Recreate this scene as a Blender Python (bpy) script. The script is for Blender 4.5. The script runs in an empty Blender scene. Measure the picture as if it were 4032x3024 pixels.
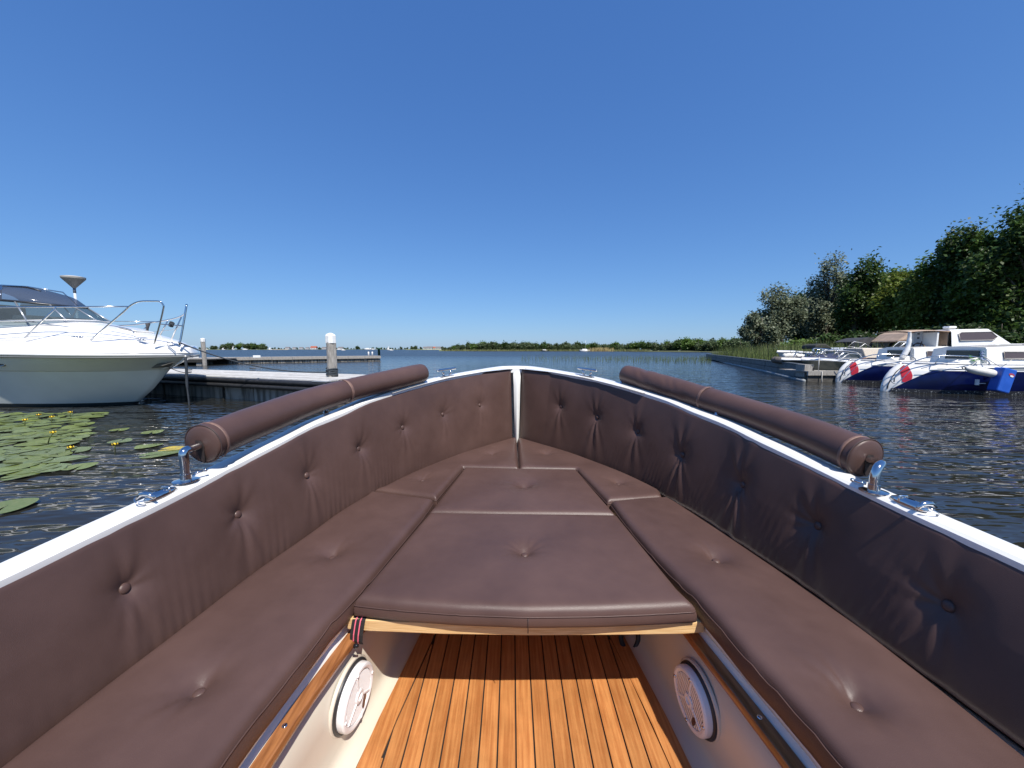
import bpy, bmesh, math, random
import numpy as np
from mathutils import Vector, Matrix
random.seed(7); np.random.seed(7)
C = bpy.context.scene.collection
SC = bpy.context.scene
R = math.radians
# ---------------------------------------------------------------- camera
FPX, PITCH, CZ = 1515.0, math.atan(138 / 1515.0), 1.30
cam = bpy.data.cameras.new("camera"); cam.lens = 36 * FPX / 4032; cam.sensor_width = 36
cam.clip_start = 0.02; cam.clip_end = 6000
camo = bpy.data.objects.new("camera", cam); C.objects.link(camo)
camo.location = (0, 0, CZ); camo.rotation_euler = (math.pi / 2 - PITCH, 0, 0)
SC.camera = camo
# ---------------------------------------------------------------- sky and sun
SUN_V = Vector((0.30, -0.60, 1.0)).normalized()
SUN_EL = math.asin(SUN_V.z)
W = bpy.data.worlds.new("World"); SC.world = W; W.use_nodes = True
wn = W.node_tree; wn.nodes.clear()
sky = wn.nodes.new("ShaderNodeTexSky"); sky.sky_type = 'NISHITA'; sky.sun_disc = False
sky.sun_elevation = SUN_EL; sky.sun_rotation = math.atan2(SUN_V.x, SUN_V.y)
sky.altitude = 0; sky.air_density = 1.0; sky.dust_density = 0.3; sky.ozone_density = 3.0
bg = wn.nodes.new("ShaderNodeBackground"); bg.inputs[1].default_value = 0.074
wo = wn.nodes.new("ShaderNodeOutputWorld")
# a camera-like response per channel: deeper blue overhead, a soft blue horizon
spc = wn.nodes.new("ShaderNodeSeparateColor"); cmb = wn.nodes.new("ShaderNodeCombineColor"); wn.links.new(sky.outputs[0], spc.inputs[0])
for _i, (_g, _k) in enumerate(((0.838, 0.782), (0.707, 1.442), (0.546, 2.99))):
    _p = wn.nodes.new("ShaderNodeMath"); _p.operation = 'POWER'; _p.inputs[1].default_value = _g
    _m = wn.nodes.new("ShaderNodeMath"); _m.operation = 'MULTIPLY'; _m.inputs[1].default_value = _k
    wn.links.new(spc.outputs[_i], _p.inputs[0]); wn.links.new(_p.outputs[0], _m.inputs[0]); wn.links.new(_m.outputs[0], cmb.inputs[_i])
wn.links.new(cmb.outputs[0], bg.inputs[0]); wn.links.new(bg.outputs[0], wo.inputs[0])
sun = bpy.data.lights.new("sun", 'SUN'); sun.energy = 5.0; sun.angle = R(0.53); sun.color = (1.0, 0.95, 0.88)
suno = bpy.data.objects.new("sun", sun); C.objects.link(suno)
suno.rotation_euler = SUN_V.to_track_quat('Z', 'Y').to_euler(); suno.location = (20, -40, 60)
vs = SC.view_settings; vs.view_transform = 'Standard'; vs.look = 'None'; vs.gamma = 1; vs.exposure = 0.40
vs.use_curve_mapping = False
SC.cycles.max_bounces = 8; SC.cycles.transparent_max_bounces = 12
SC.cycles.caustics_reflective = True; SC.cycles.caustics_refractive = False
SC.cycles.sample_clamp_indirect = 6
SC.cycles.use_denoising = True

# ---------------------------------------------------------------- measuring: a photo point at a known height or depth
def _ray(px, py):
    u = px - 2016; v = 1512 - py
    return (u, FPX * math.cos(PITCH) + v * math.sin(PITCH), -FPX * math.sin(PITCH) + v * math.cos(PITCH))
def at_z(px, py, z):
    d = _ray(px, py); t = (z - CZ) / d[2]
    return Vector((d[0] * t, d[1] * t, z))
def at_y(px, py, Y):
    d = _ray(px, py); t = Y / d[1]
    return Vector((d[0] * t, Y, CZ + d[2] * t))
def ys(pts, Y): return [at_y(x, y, Y) for x, y in pts]

# ---------------------------------------------------------------- materials
MATS = {}
def mat(name, col, rough=0.5, metal=0.0, spec=0.5, col2=None, vs=6.0, vstretch=(1, 1, 1), bump=0.0, bs=60.0, coat=0.0,
        island=0.0, objrand=0.0, sheen=0.0, trans=0.0, detail=4.0, contrast=(0.35, 0.65), bstretch=(1, 1, 1), ior=1.5, bdist=0.01, blotch=None):
    if name in MATS: return MATS[name]
    m = bpy.data.materials.new(name); m.use_nodes = True; MATS[name] = m
    nt = m.node_tree; N = nt.nodes; L = nt.links
    b = N["Principled BSDF"]
    b.inputs["Base Color"].default_value = (*col, 1); b.inputs["Roughness"].default_value = rough
    b.inputs["Metallic"].default_value = metal; b.inputs["IOR"].default_value = ior
    b.inputs["Specular IOR Level"].default_value = spec
    if coat: b.inputs["Coat Weight"].default_value = coat; b.inputs["Coat Roughness"].default_value = 0.05
    if sheen: b.inputs["Sheen Weight"].default_value = sheen; b.inputs["Sheen Roughness"].default_value = 0.4
    tc = N.new("ShaderNodeTexCoord"); src = None
    if col2 is not None:
        mp = N.new("ShaderNodeMapping"); mp.inputs["Scale"].default_value = vstretch
        L.new(tc.outputs["Object"], mp.inputs[0])
        nz = N.new("ShaderNodeTexNoise"); nz.inputs["Scale"].default_value = vs; nz.inputs["Detail"].default_value = detail
        L.new(mp.outputs[0], nz.inputs["Vector"])
        cr = N.new("ShaderNodeValToRGB")
        cr.color_ramp.elements[0].position = contrast[0]; cr.color_ramp.elements[1].position = contrast[1]
        cr.color_ramp.elements[0].color = (*col, 1); cr.color_ramp.elements[1].color = (*col2, 1)
        L.new(nz.outputs["Fac"], cr.inputs[0]); src = cr.outputs[0]
        if objrand:
            oi = N.new("ShaderNodeObjectInfo"); ad = N.new("ShaderNodeVectorMath"); ad.operation = 'SCALE'
            cb = N.new("ShaderNodeCombineXYZ")
            for i in range(3): L.new(oi.outputs["Random"], cb.inputs[i])
            ad.inputs["Scale"].default_value = 37.0; L.new(cb.outputs[0], ad.inputs[0]); L.new(ad.outputs[0], mp.inputs["Location"])
    if island or objrand:
        hv = N.new("ShaderNodeHueSaturation")
        if src: L.new(src, hv.inputs["Color"])
        else: hv.inputs["Color"].default_value = (*col, 1)
        mr = N.new("ShaderNodeMapRange")
        amt = island or objrand
        mr.inputs["To Min"].default_value = 1 - amt; mr.inputs["To Max"].default_value = 1 + amt
        if island:
            ge = N.new("ShaderNodeNewGeometry"); L.new(ge.outputs["Random Per Island"], mr.inputs["Value"])
            mh = N.new("ShaderNodeMapRange"); mh.inputs["To Min"].default_value = 0.48; mh.inputs["To Max"].default_value = 0.515
            L.new(ge.outputs["Random Per Island"], mh.inputs["Value"]); L.new(mh.outputs[0], hv.inputs["Hue"])
        else:
            oi2 = N.new("ShaderNodeObjectInfo"); L.new(oi2.outputs["Random"], mr.inputs["Value"])
        L.new(mr.outputs[0], hv.inputs["Value"]); src = hv.outputs[0]
    if blotch:                                                   # faint stains and worn patches: (scale, darkest, lightest, roughness swing)
        nb = N.new("ShaderNodeTexNoise"); nb.inputs["Scale"].default_value = blotch[0]; nb.inputs["Detail"].default_value = 6; nb.inputs["Roughness"].default_value = 0.6
        L.new(tc.outputs["Object"], nb.inputs["Vector"])
        rb = N.new("ShaderNodeMapRange"); rb.inputs["From Min"].default_value = 0.32; rb.inputs["From Max"].default_value = 0.68
        rb.inputs["To Min"].default_value = blotch[1]; rb.inputs["To Max"].default_value = blotch[2]; L.new(nb.outputs["Fac"], rb.inputs[0])
        hb_ = N.new("ShaderNodeHueSaturation"); L.new(src, hb_.inputs["Color"]); L.new(rb.outputs[0], hb_.inputs["Value"]); src = hb_.outputs[0]
        rr_ = N.new("ShaderNodeMapRange"); rr_.inputs["From Min"].default_value = 0.3; rr_.inputs["From Max"].default_value = 0.7
        rr_.inputs["To Min"].default_value = rough - blotch[3]; rr_.inputs["To Max"].default_value = rough + blotch[3]
        L.new(nb.outputs["Fac"], rr_.inputs[0]); L.new(rr_.outputs[0], b.inputs["Roughness"])
    if src: L.new(src, b.inputs["Base Color"])
    if bump:
        mp2 = N.new("ShaderNodeMapping"); mp2.inputs["Scale"].default_value = bstretch
        L.new(tc.outputs["Object"], mp2.inputs[0])
        n2 = N.new("ShaderNodeTexNoise"); n2.inputs["Scale"].default_value = bs; n2.inputs["Detail"].default_value = 3
        L.new(mp2.outputs[0], n2.inputs["Vector"])
        bp = N.new("ShaderNodeBump"); bp.inputs["Strength"].default_value = bump; bp.inputs["Distance"].default_value = bdist
        L.new(n2.outputs["Fac"], bp.inputs["Height"]); L.new(bp.outputs[0], b.inputs["Normal"])
    if trans:
        tr = N.new("ShaderNodeBsdfTranslucent"); mx = N.new("ShaderNodeMixShader"); mx.inputs[0].default_value = trans
        if src: L.new(src, tr.inputs[0])
        else: tr.inputs[0].default_value = (*col, 1)
        o = N["Material Output"]
        L.new(b.outputs[0], mx.inputs[1]); L.new(tr.outputs[0], mx.inputs[2]); L.new(mx.outputs[0], o.inputs[0])
    return m
def glassmat(name, tint, alpha, rough=0.03):
    if name in MATS: return MATS[name]
    m = bpy.data.materials.new(name); m.use_nodes = True; MATS[name] = m
    N = m.node_tree.nodes; L = m.node_tree.links; N.remove(N["Principled BSDF"])
    t = N.new("ShaderNodeBsdfTransparent"); t.inputs[0].default_value = (*tint, 1)
    p = N.new("ShaderNodeBsdfPrincipled"); p.inputs["Base Color"].default_value = (*[c * 0.5 for c in tint], 1); p.inputs["Roughness"].default_value = rough
    mx = N.new("ShaderNodeMixShader"); mx.inputs[0].default_value = alpha
    L.new(t.outputs[0], mx.inputs[1]); L.new(p.outputs[0], mx.inputs[2]); L.new(mx.outputs[0], N["Material Output"].inputs[0])
    return m

LEATHER = mat("brown_leatherette", (0.074, 0.042, 0.035), 0.40, spec=0.38, col2=(0.092, 0.053, 0.044), vs=2.4, bump=0.25, bs=700, blotch=(7.0, 0.90, 1.10, 0.05), contrast=(0.3, 0.7), bdist=0.002)
LEATHER_WORN = mat("worn_leatherette", (0.20, 0.115, 0.085), 0.5, col2=(0.11, 0.066, 0.056), vs=40, bump=0.3, bs=600, bdist=0.002)
THREAD = mat("stitching", (0.045, 0.027, 0.025), 0.6)
GEL = mat("white_gelcoat", (0.78, 0.77, 0.74), 0.18, spec=0.5, col2=(0.74, 0.73, 0.70), vs=3, coat=0.4, blotch=(5.0, 0.94, 1.03, 0.04))
CREAM = mat("cream_gelcoat", (0.60, 0.545, 0.45), 0.30, col2=(0.57, 0.515, 0.42), vs=4, coat=0.15)
CHROME = mat("stainless_steel", (0.66, 0.66, 0.66), 0.10, metal=1.0, col2=(0.6, 0.6, 0.6), vs=20)
TEAK = mat("teak_plank", (0.34, 0.125, 0.036), 0.42, col2=(0.47, 0.205, 0.066), vs=5, vstretch=(26, 1.1, 26), objrand=0.12, blotch=(9.0, 0.84, 1.10, 0.06), bump=0.25, bs=18, bstretch=(30, 1.5, 30), detail=6, bdist=0.003)
MAHOG = mat("varnished_batten", (0.20, 0.075, 0.025), 0.3, col2=(0.34, 0.14, 0.05), vs=6, vstretch=(20, 1.5, 20), bump=0.1, bs=30, coat=0.3)
PLY = mat("plywood_edge", (0.56, 0.33, 0.13), 0.5, col2=(0.72, 0.50, 0.25), vs=9, vstretch=(1.3, 1.3, 45), bump=0.2, bs=20, bstretch=(1, 1, 40), bdist=0.003)
CAULK = mat("black_caulking", (0.018, 0.016, 0.015), 0.6)
BLACK = mat("black_rubber", (0.016, 0.016, 0.017), 0.45, col2=(0.03, 0.03, 0.032), vs=12, bump=0.15, bs=40)
WEB = mat("black_webbing", (0.014, 0.013, 0.013), 0.8, bump=0.4, bs=900, bdist=0.002)
PINK = mat("pink_stripe", (0.72, 0.13, 0.19), 0.7)
PLASTIC = mat("white_plastic", (0.78, 0.77, 0.77), 0.35, col2=(0.75, 0.74, 0.74), vs=10)
GREYSLOT = mat("dark_grille_gap", (0.05, 0.04, 0.045), 0.7)
LENS = mat("brown_lens", (0.10, 0.055, 0.045), 0.15)
WOODG = mat("weathered_wood", (0.20, 0.185, 0.165), 0.85, col2=(0.36, 0.34, 0.31), vs=7, vstretch=(5, 5, 0.8), bump=0.6, bs=14, bstretch=(8, 8, 0.8), bdist=0.02, contrast=(0.3, 0.7))
DECKW = mat("grey_deck_plank", (0.42, 0.405, 0.38), 0.85, col2=(0.56, 0.55, 0.53), vs=4, vstretch=(1.5, 1.5, 4), bump=0.4, bs=12, objrand=0.16, bdist=0.01)
CONC = mat("stained_concrete", (0.30, 0.285, 0.255), 0.9, col2=(0.10, 0.09, 0.075), vs=2.2, vstretch=(3.0, 3.0, 0.5), bump=0.5, bs=9, contrast=(0.4, 0.62), detail=8)
WHITEP = mat("white_paint", (0.78, 0.78, 0.76), 0.45, col2=(0.70, 0.70, 0.68), vs=8)
ROPE_D = mat("dark_rope", (0.018, 0.024, 0.034), 0.85, col2=(0.04, 0.05, 0.06), vs=70, bump=0.6, bs=200)
ROPE_W = mat("pale_rope", (0.55, 0.53, 0.48), 0.85, col2=(0.4, 0.38, 0.34), vs=80)
BLUEH = mat("blue_hull_paint", (0.002, 0.006, 0.058), 0.25, spec=0.3, col2=(0.001, 0.003, 0.030), vs=2.0)
REDP = mat("red_panel_paint", (0.48, 0.018, 0.028), 0.3, col2=(0.40, 0.014, 0.022), vs=12, coat=0.3)
FOUL = mat("flaked_waterline", (0.02, 0.022, 0.03), 0.8, col2=(0.42, 0.42, 0.40), vs=26, contrast=(0.60, 0.66), detail=8)
OLIVE = mat("olive_hull_paint", (0.085, 0.095, 0.075), 0.3, col2=(0.12, 0.13, 0.105), vs=4, coat=0.3)
TINTH = mat("shade_tinted_hull", (0.74, 0.76, 0.68), 0.25, col2=(0.70, 0.72, 0.64), vs=2, coat=0.4)  # white cruiser hull, the grey-green of its shade kept in the colour
ANTIF = mat("dark_antifouling", (0.035, 0.045, 0.045), 0.6)
DKGL = mat("dark_window_glass", (0.012, 0.012, 0.014), 0.06, spec=0.6)
BRGL = mat("brown_window_glass", (0.09, 0.065, 0.06), 0.06, spec=0.6)
BEIGE = mat("beige_canvas", (0.40, 0.29, 0.21), 0.85, col2=(0.34, 0.245, 0.175), vs=4, bump=0.3, bs=10)
CANV = mat("charcoal_canvas", (0.030, 0.030, 0.034), 0.8, col2=(0.05, 0.05, 0.056), vs=5, bump=0.3, bs=10)
NAVY = mat("navy_canvas", (0.014, 0.020, 0.055), 0.8, col2=(0.03, 0.04, 0.09), vs=5)
TAN = mat("tan_upholstery", (0.42, 0.27, 0.20), 0.7, col2=(0.36, 0.23, 0.17), vs=6)
LAMPG = mat("grey_lamp_metal", (0.30, 0.29, 0.26), 0.5, col2=(0.26, 0.25, 0.22), vs=5)
POLEG = mat("pale_pole_metal", (0.50, 0.54, 0.58), 0.35)
BFEND = mat("blue_fender_vinyl", (0.010, 0.075, 0.40), 0.4, col2=(0.02, 0.10, 0.48), vs=5)
WFEND = mat("white_fender_vinyl", (0.74, 0.72, 0.67), 0.45, col2=(0.62, 0.60, 0.55), vs=7)
STEELB = mat("weathered_blue_grey_steel", (0.055, 0.066, 0.078), 0.6, col2=(0.11, 0.125, 0.14), vs=2.2, vstretch=(1, 1, 3), bump=0.3, bs=8, detail=7)
LEAF = [mat("leaf_green_" + n, c, 0.5, island=0.30, trans=0.34, spec=0.35) for n, c in
        (("dark", (0.050, 0.092, 0.020)), ("mid", (0.092, 0.155, 0.027)), ("olive", (0.15, 0.195, 0.033)), ("silver", (0.17, 0.20, 0.125)), ("far", (0.085, 0.118, 0.050)), ("deep", (0.036, 0.068, 0.017)))]
BARK = mat("bark", (0.075, 0.062, 0.048), 0.9, col2=(0.13, 0.11, 0.085), vs=5, vstretch=(4, 4, 0.7), bump=0.6, bs=12)
REED = mat("reed_green", (0.115, 0.150, 0.040), 0.7, island=0.35, trans=0.3)
REEDY = mat("reed_pale", (0.20, 0.21, 0.085), 0.8, island=0.3, trans=0.3)
EARTH = mat("bank_earth", (0.055, 0.060, 0.028), 0.95, col2=(0.09, 0.10, 0.04), vs=0.7)
SHOREG = mat("far_shore_grass", (0.14, 0.17, 0.07), 0.95, col2=(0.20, 0.21, 0.10), vs=0.05)
SAND = mat("sand_bank", (0.36, 0.31, 0.22), 0.95, col2=(0.30, 0.26, 0.18), vs=0.2)
LILY = [mat("lily_leaf_" + n, c, 0.32, col2=c2, vs=5, objrand=0.16, bump=0.2, bs=9) for n, c, c2 in
        (("green", (0.115, 0.160, 0.034), (0.165, 0.195, 0.055)), ("bluegreen", (0.110, 0.150, 0.055), (0.150, 0.185, 0.075)), ("yellow", (0.46, 0.33, 0.02), (0.28, 0.24, 0.05)))]
YELLOW = mat("yellow_petal", (0.75, 0.50, 0.02), 0.5)
STEMG = mat("green_stem", (0.07, 0.09, 0.025), 0.6)
ROOFR = mat("red_roof_tiles", (0.34, 0.10, 0.055), 0.8, col2=(0.28, 0.08, 0.045), vs=1)
ROOFG = mat("grey_roof_tiles", (0.15, 0.14, 0.14), 0.8)
WALLW = mat("white_render", (0.72, 0.71, 0.68), 0.8)
GREENP = mat("green_post_paint", (0.015, 0.075, 0.045), 0.5)
PLANTG = mat("bright_green_leaf", (0.08, 0.30, 0.03), 0.5, trans=0.3)

# ---------------------------------------------------------------- geometry helpers
class G:
    def __init__(s): s.v = []; s.f = []
    def add(s, v, f):
        o = len(s.v); s.v += [tuple(p) for p in v]; s.f += [tuple(i + o for i in q) for q in f]; return s
    def box(s, c, d, ax=(1, 0, 0), tilt=None):
        """box centred at c, sizes d=(along ax, across, up)"""
        c = Vector(c); a = Vector(ax).normalized(); u = Vector((0, 0, 1)) if tilt is None else Vector(tilt).normalized()
        b = u.cross(a).normalized(); u = a.cross(b).normalized()
        v = [c + a * (d[0] / 2 * i) + b * (d[1] / 2 * j) + u * (d[2] / 2 * k) for i in (-1, 1) for j in (-1, 1) for k in (-1, 1)]
        return s.add(v, [(0, 1, 3, 2), (4, 6, 7, 5), (0, 4, 5, 1), (2, 3, 7, 6), (0, 2, 6, 4), (1, 5, 7, 3)])
    def grid(s, P, close_u=False, close_v=False, flip=False):
        P = [[tuple(q) for q in row] for row in P]; n = len(P); m = len(P[0])
        f = []
        for i in range(n - (0 if close_u else 1)):
            for j in range(m - (0 if close_v else 1)):
                a = i * m + j; b = ((i + 1) % n) * m + j; c = ((i + 1) % n) * m + (j + 1) % m; d = i * m + (j + 1) % m
                f.append((a, d, c, b) if flip else (a, b, c, d))
        return s.add([q for r in P for q in r], f)
    def tube(s, path, r, n=8, caps=True, closed=False):
        P = [Vector(p) for p in path]; m = len(P); rr = r if hasattr(r, '__len__') else [r] * m
        rings = []; prev = None
        for i, p in enumerate(P):
            if closed: t = (P[(i + 1) % m] - P[i - 1]).normalized()
            else: t = (P[min(i + 1, m - 1)] - P[max(i - 1, 0)]).normalized()
            if prev is None:
                h = Vector((0, 0, 1)) if abs(t.z) < 0.9 else Vector((1, 0, 0))
                nrm = (h - t * h.dot(t)).normalized()
            else: nrm = (prev - t * prev.dot(t)).normalized()
            prev = nrm; bn = t.cross(nrm)
            rings.append([p + (nrm * math.cos(2 * math.pi * k / n) + bn * math.sin(2 * math.pi * k / n)) * rr[i] for k in range(n)])
        o = len(s.v)
        s.grid(rings, close_u=closed, close_v=True)
        if caps and not closed:
            s.f.append(tuple(o + k for k in range(n))[::-1] if False else tuple(o + k for k in range(n)))
            s.f.append(tuple(o + (m - 1) * n + k for k in range(n))[::-1])
        return s
    def lathe(s, c, prof, n=20, ax=(0, 0, 1), cap=True):
        c = Vector(c); a = Vector(ax).normalized(); h = Vector((1, 0, 0)) if abs(a.x) < 0.9 else Vector((0, 1, 0))
        u = (h - a * h.dot(a)).normalized(); w = a.cross(u); o = len(s.v)
        s.grid([[c + a * z + (u * math.cos(2 * math.pi * k / n) + w * math.sin(2 * math.pi * k / n)) * r for k in range(n)] for r, z in prof], close_v=True, flip=True)
        if cap:
            s.f.append(tuple(o + k for k in range(n))[::-1]); e = o + (len(prof) - 1) * n; s.f.append(tuple(e + k for k in range(n)))
        return s
    def prism(s, poly, z0, z1):
        n = len(poly); v = [(p[0], p[1], z0) for p in poly] + [(p[0], p[1], z1) for p in poly]
        f = [tuple(range(n))[::-1], tuple(range(n, 2 * n))] + [(i, (i + 1) % n, n + (i + 1) % n, n + i) for i in range(n)]
        return s.add(v, f)
    def ball(s, c, r, n=10, m=6):
        rx, ry, rz = r if hasattr(r, '__len__') else (r, r, r); c = Vector(c)
        pr = []
        for i in range(m + 1):
            t = math.pi * i / m
            pr.append([(c.x + rx * math.sin(t) * math.cos(2 * math.pi * k / n), c.y + ry * math.sin(t) * math.sin(2 * math.pi * k / n), c.z - rz * math.cos(t)) for k in range(n)])
        return s.grid(pr, close_v=True, flip=True)
ORG = {}
def _link(o, parent, org):
    C.objects.link(o)
    if parent is not None: o.parent = parent
    ORG[o.name] = Vector(org)
def part(name, g, m, parent=None, smooth=True, org=None, bevel=0, sub=0, auto=None):
    """one mesh object from G in world coordinates"""
    if org is None: org = ORG[parent.name] if parent is not None else Vector((0, 0, 0))
    org = Vector(org)
    me = bpy.data.meshes.new(name)
    v = np.array(g.v, dtype=float) - np.array(org)[None, :]
    me.from_pydata(v.tolist(), [], g.f); me.update()
    me.materials.append(m)
    if smooth: me.polygons.foreach_set('use_smooth', [True] * len(me.polygons))
    o = bpy.data.objects.new(name, me)
    _link(o, parent, org)
    if parent is None: o.location = org
    if bevel:
        b = o.modifiers.new("bevel", 'BEVEL'); b.width = bevel; b.segments = 2; b.limit_method = 'ANGLE'
    if auto is not None:
        e = o.modifiers.new("edge", 'EDGE_SPLIT'); e.split_angle = R(auto)
    if sub:
        e = o.modifiers.new("sub", 'SUBSURF'); e.levels = sub; e.render_levels = sub
    return o
def tag(o, label=None, cat=None, group=None, kind=None):
    if label: o['label'] = label
    if cat: o['category'] = cat
    if group: o['group'] = group
    if kind: o['kind'] = kind
    return o
def thing(name, label, cat, loc=(0, 0, 0), group=None):
    o = bpy.data.objects.new(name, None); o.empty_display_size = 0.2; o.location = loc
    _link(o, None, loc); return tag(o, label, cat, group)
def solo(name, g, m, label, cat, org, group=None, **k):
    return tag(part(name, g, m, None, org=org, **k), label, cat, group)
def struct(name, g, m, kind='structure', **k):
    return tag(part(name, g, m, None, **k), kind=kind)
def dup(o, loc=None, rz=None, scale=None, label=None, parent=None):
    c = o.copy(); C.objects.link(c)
    if parent is not None: c.parent = parent
    if loc is not None: c.location = loc
    if rz is not None: c.rotation_euler = (0, 0, rz)
    if scale is not None: c.scale = scale
    if label: c['label'] = label
    for ch in list(o.children): dup(ch, parent=c)
    return c
def catmull(pts, n):
    P = [np.array(p, float) for p in pts]; P = [2 * P[0] - P[1]] + P + [2 * P[-1] - P[-2]]; out = []
    for i in range(1, len(P) - 2):
        for k in range(n):
            t = k / n
            out.append(0.5 * (2 * P[i] + (P[i + 1] - P[i - 1]) * t + (2 * P[i - 1] - 5 * P[i] + 4 * P[i + 1] - P[i + 2]) * t * t + (3 * P[i] - P[i - 1] - 3 * P[i + 1] + P[i + 2]) * t ** 3))
    out.append(P[-2]); return np.array(out)
def resample(pts, n):
    p = np.array(pts, float); d = np.r_[0, np.cumsum(np.linalg.norm(np.diff(p, axis=0), axis=1))]
    t = np.linspace(0, d[-1], n); return np.stack([np.interp(t, d, p[:, k]) for k in range(p.shape[1])], 1)
def seg_dist(P, poly):
    """distance of points P (n,2) to a closed polyline"""
    best = np.full(len(P), 1e9)
    for i in range(len(poly)):
        a = poly[i]; b = poly[(i + 1) % len(poly)]; d = b - a; l2 = d @ d
        if l2 < 1e-12: continue
        t = np.clip(((P - a) @ d) / l2, 0, 1); best = np.minimum(best, np.hypot(*(P - a - t[:, None] * d).T))
    return best
# ================================================================ water, banks, far shores
def noise_chain(nt, vec, scale, stretch, detail=2, rough=0.5, rot=0.0):
    mp = nt.nodes.new("ShaderNodeMapping"); mp.inputs["Scale"].default_value = stretch; mp.inputs["Rotation"].default_value = (0, 0, rot)
    nt.links.new(vec, mp.inputs[0]); n = nt.nodes.new("ShaderNodeTexNoise")
    n.inputs["Scale"].default_value = scale; n.inputs["Detail"].default_value = detail; n.inputs["Roughness"].default_value = rough
    nt.links.new(mp.outputs[0], n.inputs["Vector"]); return n.outputs["Fac"]
wm = bpy.data.materials.new("lake_water"); wm.use_nodes = True
nt = wm.node_tree; b = nt.nodes["Principled BSDF"]
b.inputs["Base Color"].default_value = (0.020, 0.020, 0.017, 1); b.inputs["Roughness"].default_value = 0.03; b.inputs["IOR"].default_value = 1.333
tc = nt.nodes.new("ShaderNodeTexCoord")
EPS = 0.004
def wave_height(off):
    ad0 = nt.nodes.new("ShaderNodeVectorMath"); ad0.operation = 'ADD'; ad0.inputs[1].default_value = off; nt.links.new(tc.outputs["Object"], ad0.inputs[0])
    acc = None
    for sc_, st, amp, rot, dt in WAVES:
        o_ = noise_chain(nt, ad0.outputs[0], sc_, st, dt, 0.5, rot)
        ml = nt.nodes.new("ShaderNodeMath"); ml.operation = 'MULTIPLY'; ml.inputs[1].default_value = amp; nt.links.new(o_, ml.inputs[0])
        if acc is None: acc = ml.outputs[0]
        else:
            ad = nt.nodes.new("ShaderNodeMath"); ad.operation = 'ADD'; nt.links.new(acc, ad.inputs[0]); nt.links.new(ml.outputs[0], ad.inputs[1]); acc = ad.outputs[0]
    return acc
WAVES = ((0.45, (0.6, 1.4, 1), 0.09, 0.2, 0), (1.9, (0.5, 1.5, 1), 0.056, -0.12, 1), (6.5, (0.55, 1.35, 1), 0.022, 0.25, 1))
h0, hx, hy = wave_height((0, 0, 0)), wave_height((EPS, 0, 0)), wave_height((0, EPS, 0))
comb = nt.nodes.new("ShaderNodeCombineXYZ"); comb.inputs[2].default_value = 1.0
for k, hh_ in ((0, hx), (1, hy)):
    sb = nt.nodes.new("ShaderNodeMath"); sb.operation = 'SUBTRACT'; nt.links.new(h0, sb.inputs[0]); nt.links.new(hh_, sb.inputs[1])
    dv = nt.nodes.new("ShaderNodeMath"); dv.operation = 'DIVIDE'; dv.inputs[1].default_value = EPS; nt.links.new(sb.outputs[0], dv.inputs[0]); nt.links.new(dv.outputs[0], comb.inputs[k])
nrm_ = nt.nodes.new("ShaderNodeVectorMath"); nrm_.operation = 'NORMALIZE'; nt.links.new(comb.outputs[0], nrm_.inputs[0]); nt.links.new(nrm_.outputs[0], b.inputs["Normal"])
sx = nt.nodes.new("ShaderNodeSeparateXYZ"); nt.links.new(tc.outputs["Object"], sx.inputs[0])
mr = nt.nodes.new("ShaderNodeMapRange"); mr.inputs["From Min"].default_value = 9; mr.inputs["From Max"].default_value = 75; mr.inputs["To Min"].default_value = 0.04; mr.inputs["To Max"].default_value = 0.30
nt.links.new(sx.outputs[1], mr.inputs[0]); nt.links.new(mr.outputs[0], b.inputs["Roughness"])
g = G(); g.add([(-3500, -400, 0), (3500, -400, 0), (3500, 4500, 0), (-3500, 4500, 0)], [(0, 1, 2, 3)])
struct("water", g, wm, smooth=False)
# lake bed so the scene has a bottom
g = G(); g.add([(-3500, -400, -3), (3500, -400, -3), (3500, 4500, -3), (-3500, 4500, -3)], [(0, 1, 2, 3)])
struct("lake_bed", g, EARTH, smooth=False)

# ================================================================ the open boat we sit in
X0 = 0.035
HSP = [(-2.2, .90), (-1.6, .945), (-.8, .962), (0, .962), (.62, .945), (.95, .918), (1.18, .90), (1.32, .878), (1.475, .853), (1.66, .828), (1.85, .780), (2.07, .712), (2.3, .612), (2.65, .415), (2.9, .232), (3.195, .004)]
hc = catmull(HSP, 14)                      # columns: Y, half breadth of the seat-back seam
hc[:, 1] = np.maximum(hc[:, 1], 0.004)
tg = np.gradient(hc, axis=0); tg /= np.linalg.norm(tg, axis=1)[:, None]
hn = np.stack([-tg[:, 1], tg[:, 0]], 1)    # outward normal (dY, dHalf)
ZG = [(-2.2, .82), (.6, .840), (.75, .848), (.9, .861), (1.03, .871), (1.16, .882), (1.27, .898), (1.40, .917), (1.55, .937), (1.72, .963), (1.90, .984), (2.08, 1.015), (2.4, 1.056), (2.72, 1.092), (3.15, 1.128), (3.5, 1.150)]
def zg(Y): return float(np.interp(Y, [a for a, _ in ZG], [z for _, z in ZG]))
LEAN = -.033
def hull_line(off, ymax=9):
    """plan curve offset outward from the seam by off, as (Y, half) from stern to bow, ended on the centre line"""
    off = off + LEAN if off > .125 else off
    p = hc + hn * off; k = p[:, 1] > 0.003; p = p[k]
    p = p[p[:, 0] < ymax]
    # round the stem
    q = np.array([[p[-1, 0] + p[-1, 1] * 0.22, 0.0]]) if p[-1, 1] < 0.25 else np.array([[p[-1, 0], 0.0]])
    return np.vstack([p, q])
def seam_x(Y, side):
    return X0 + side * float(np.interp(Y, hc[:, 0], hc[:, 1]))
boat = thing("open_boat", "white open motor boat with teak floor and brown cushions, bow pointing to the lake", "boat", (X0, 0.6, 0.0))
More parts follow.
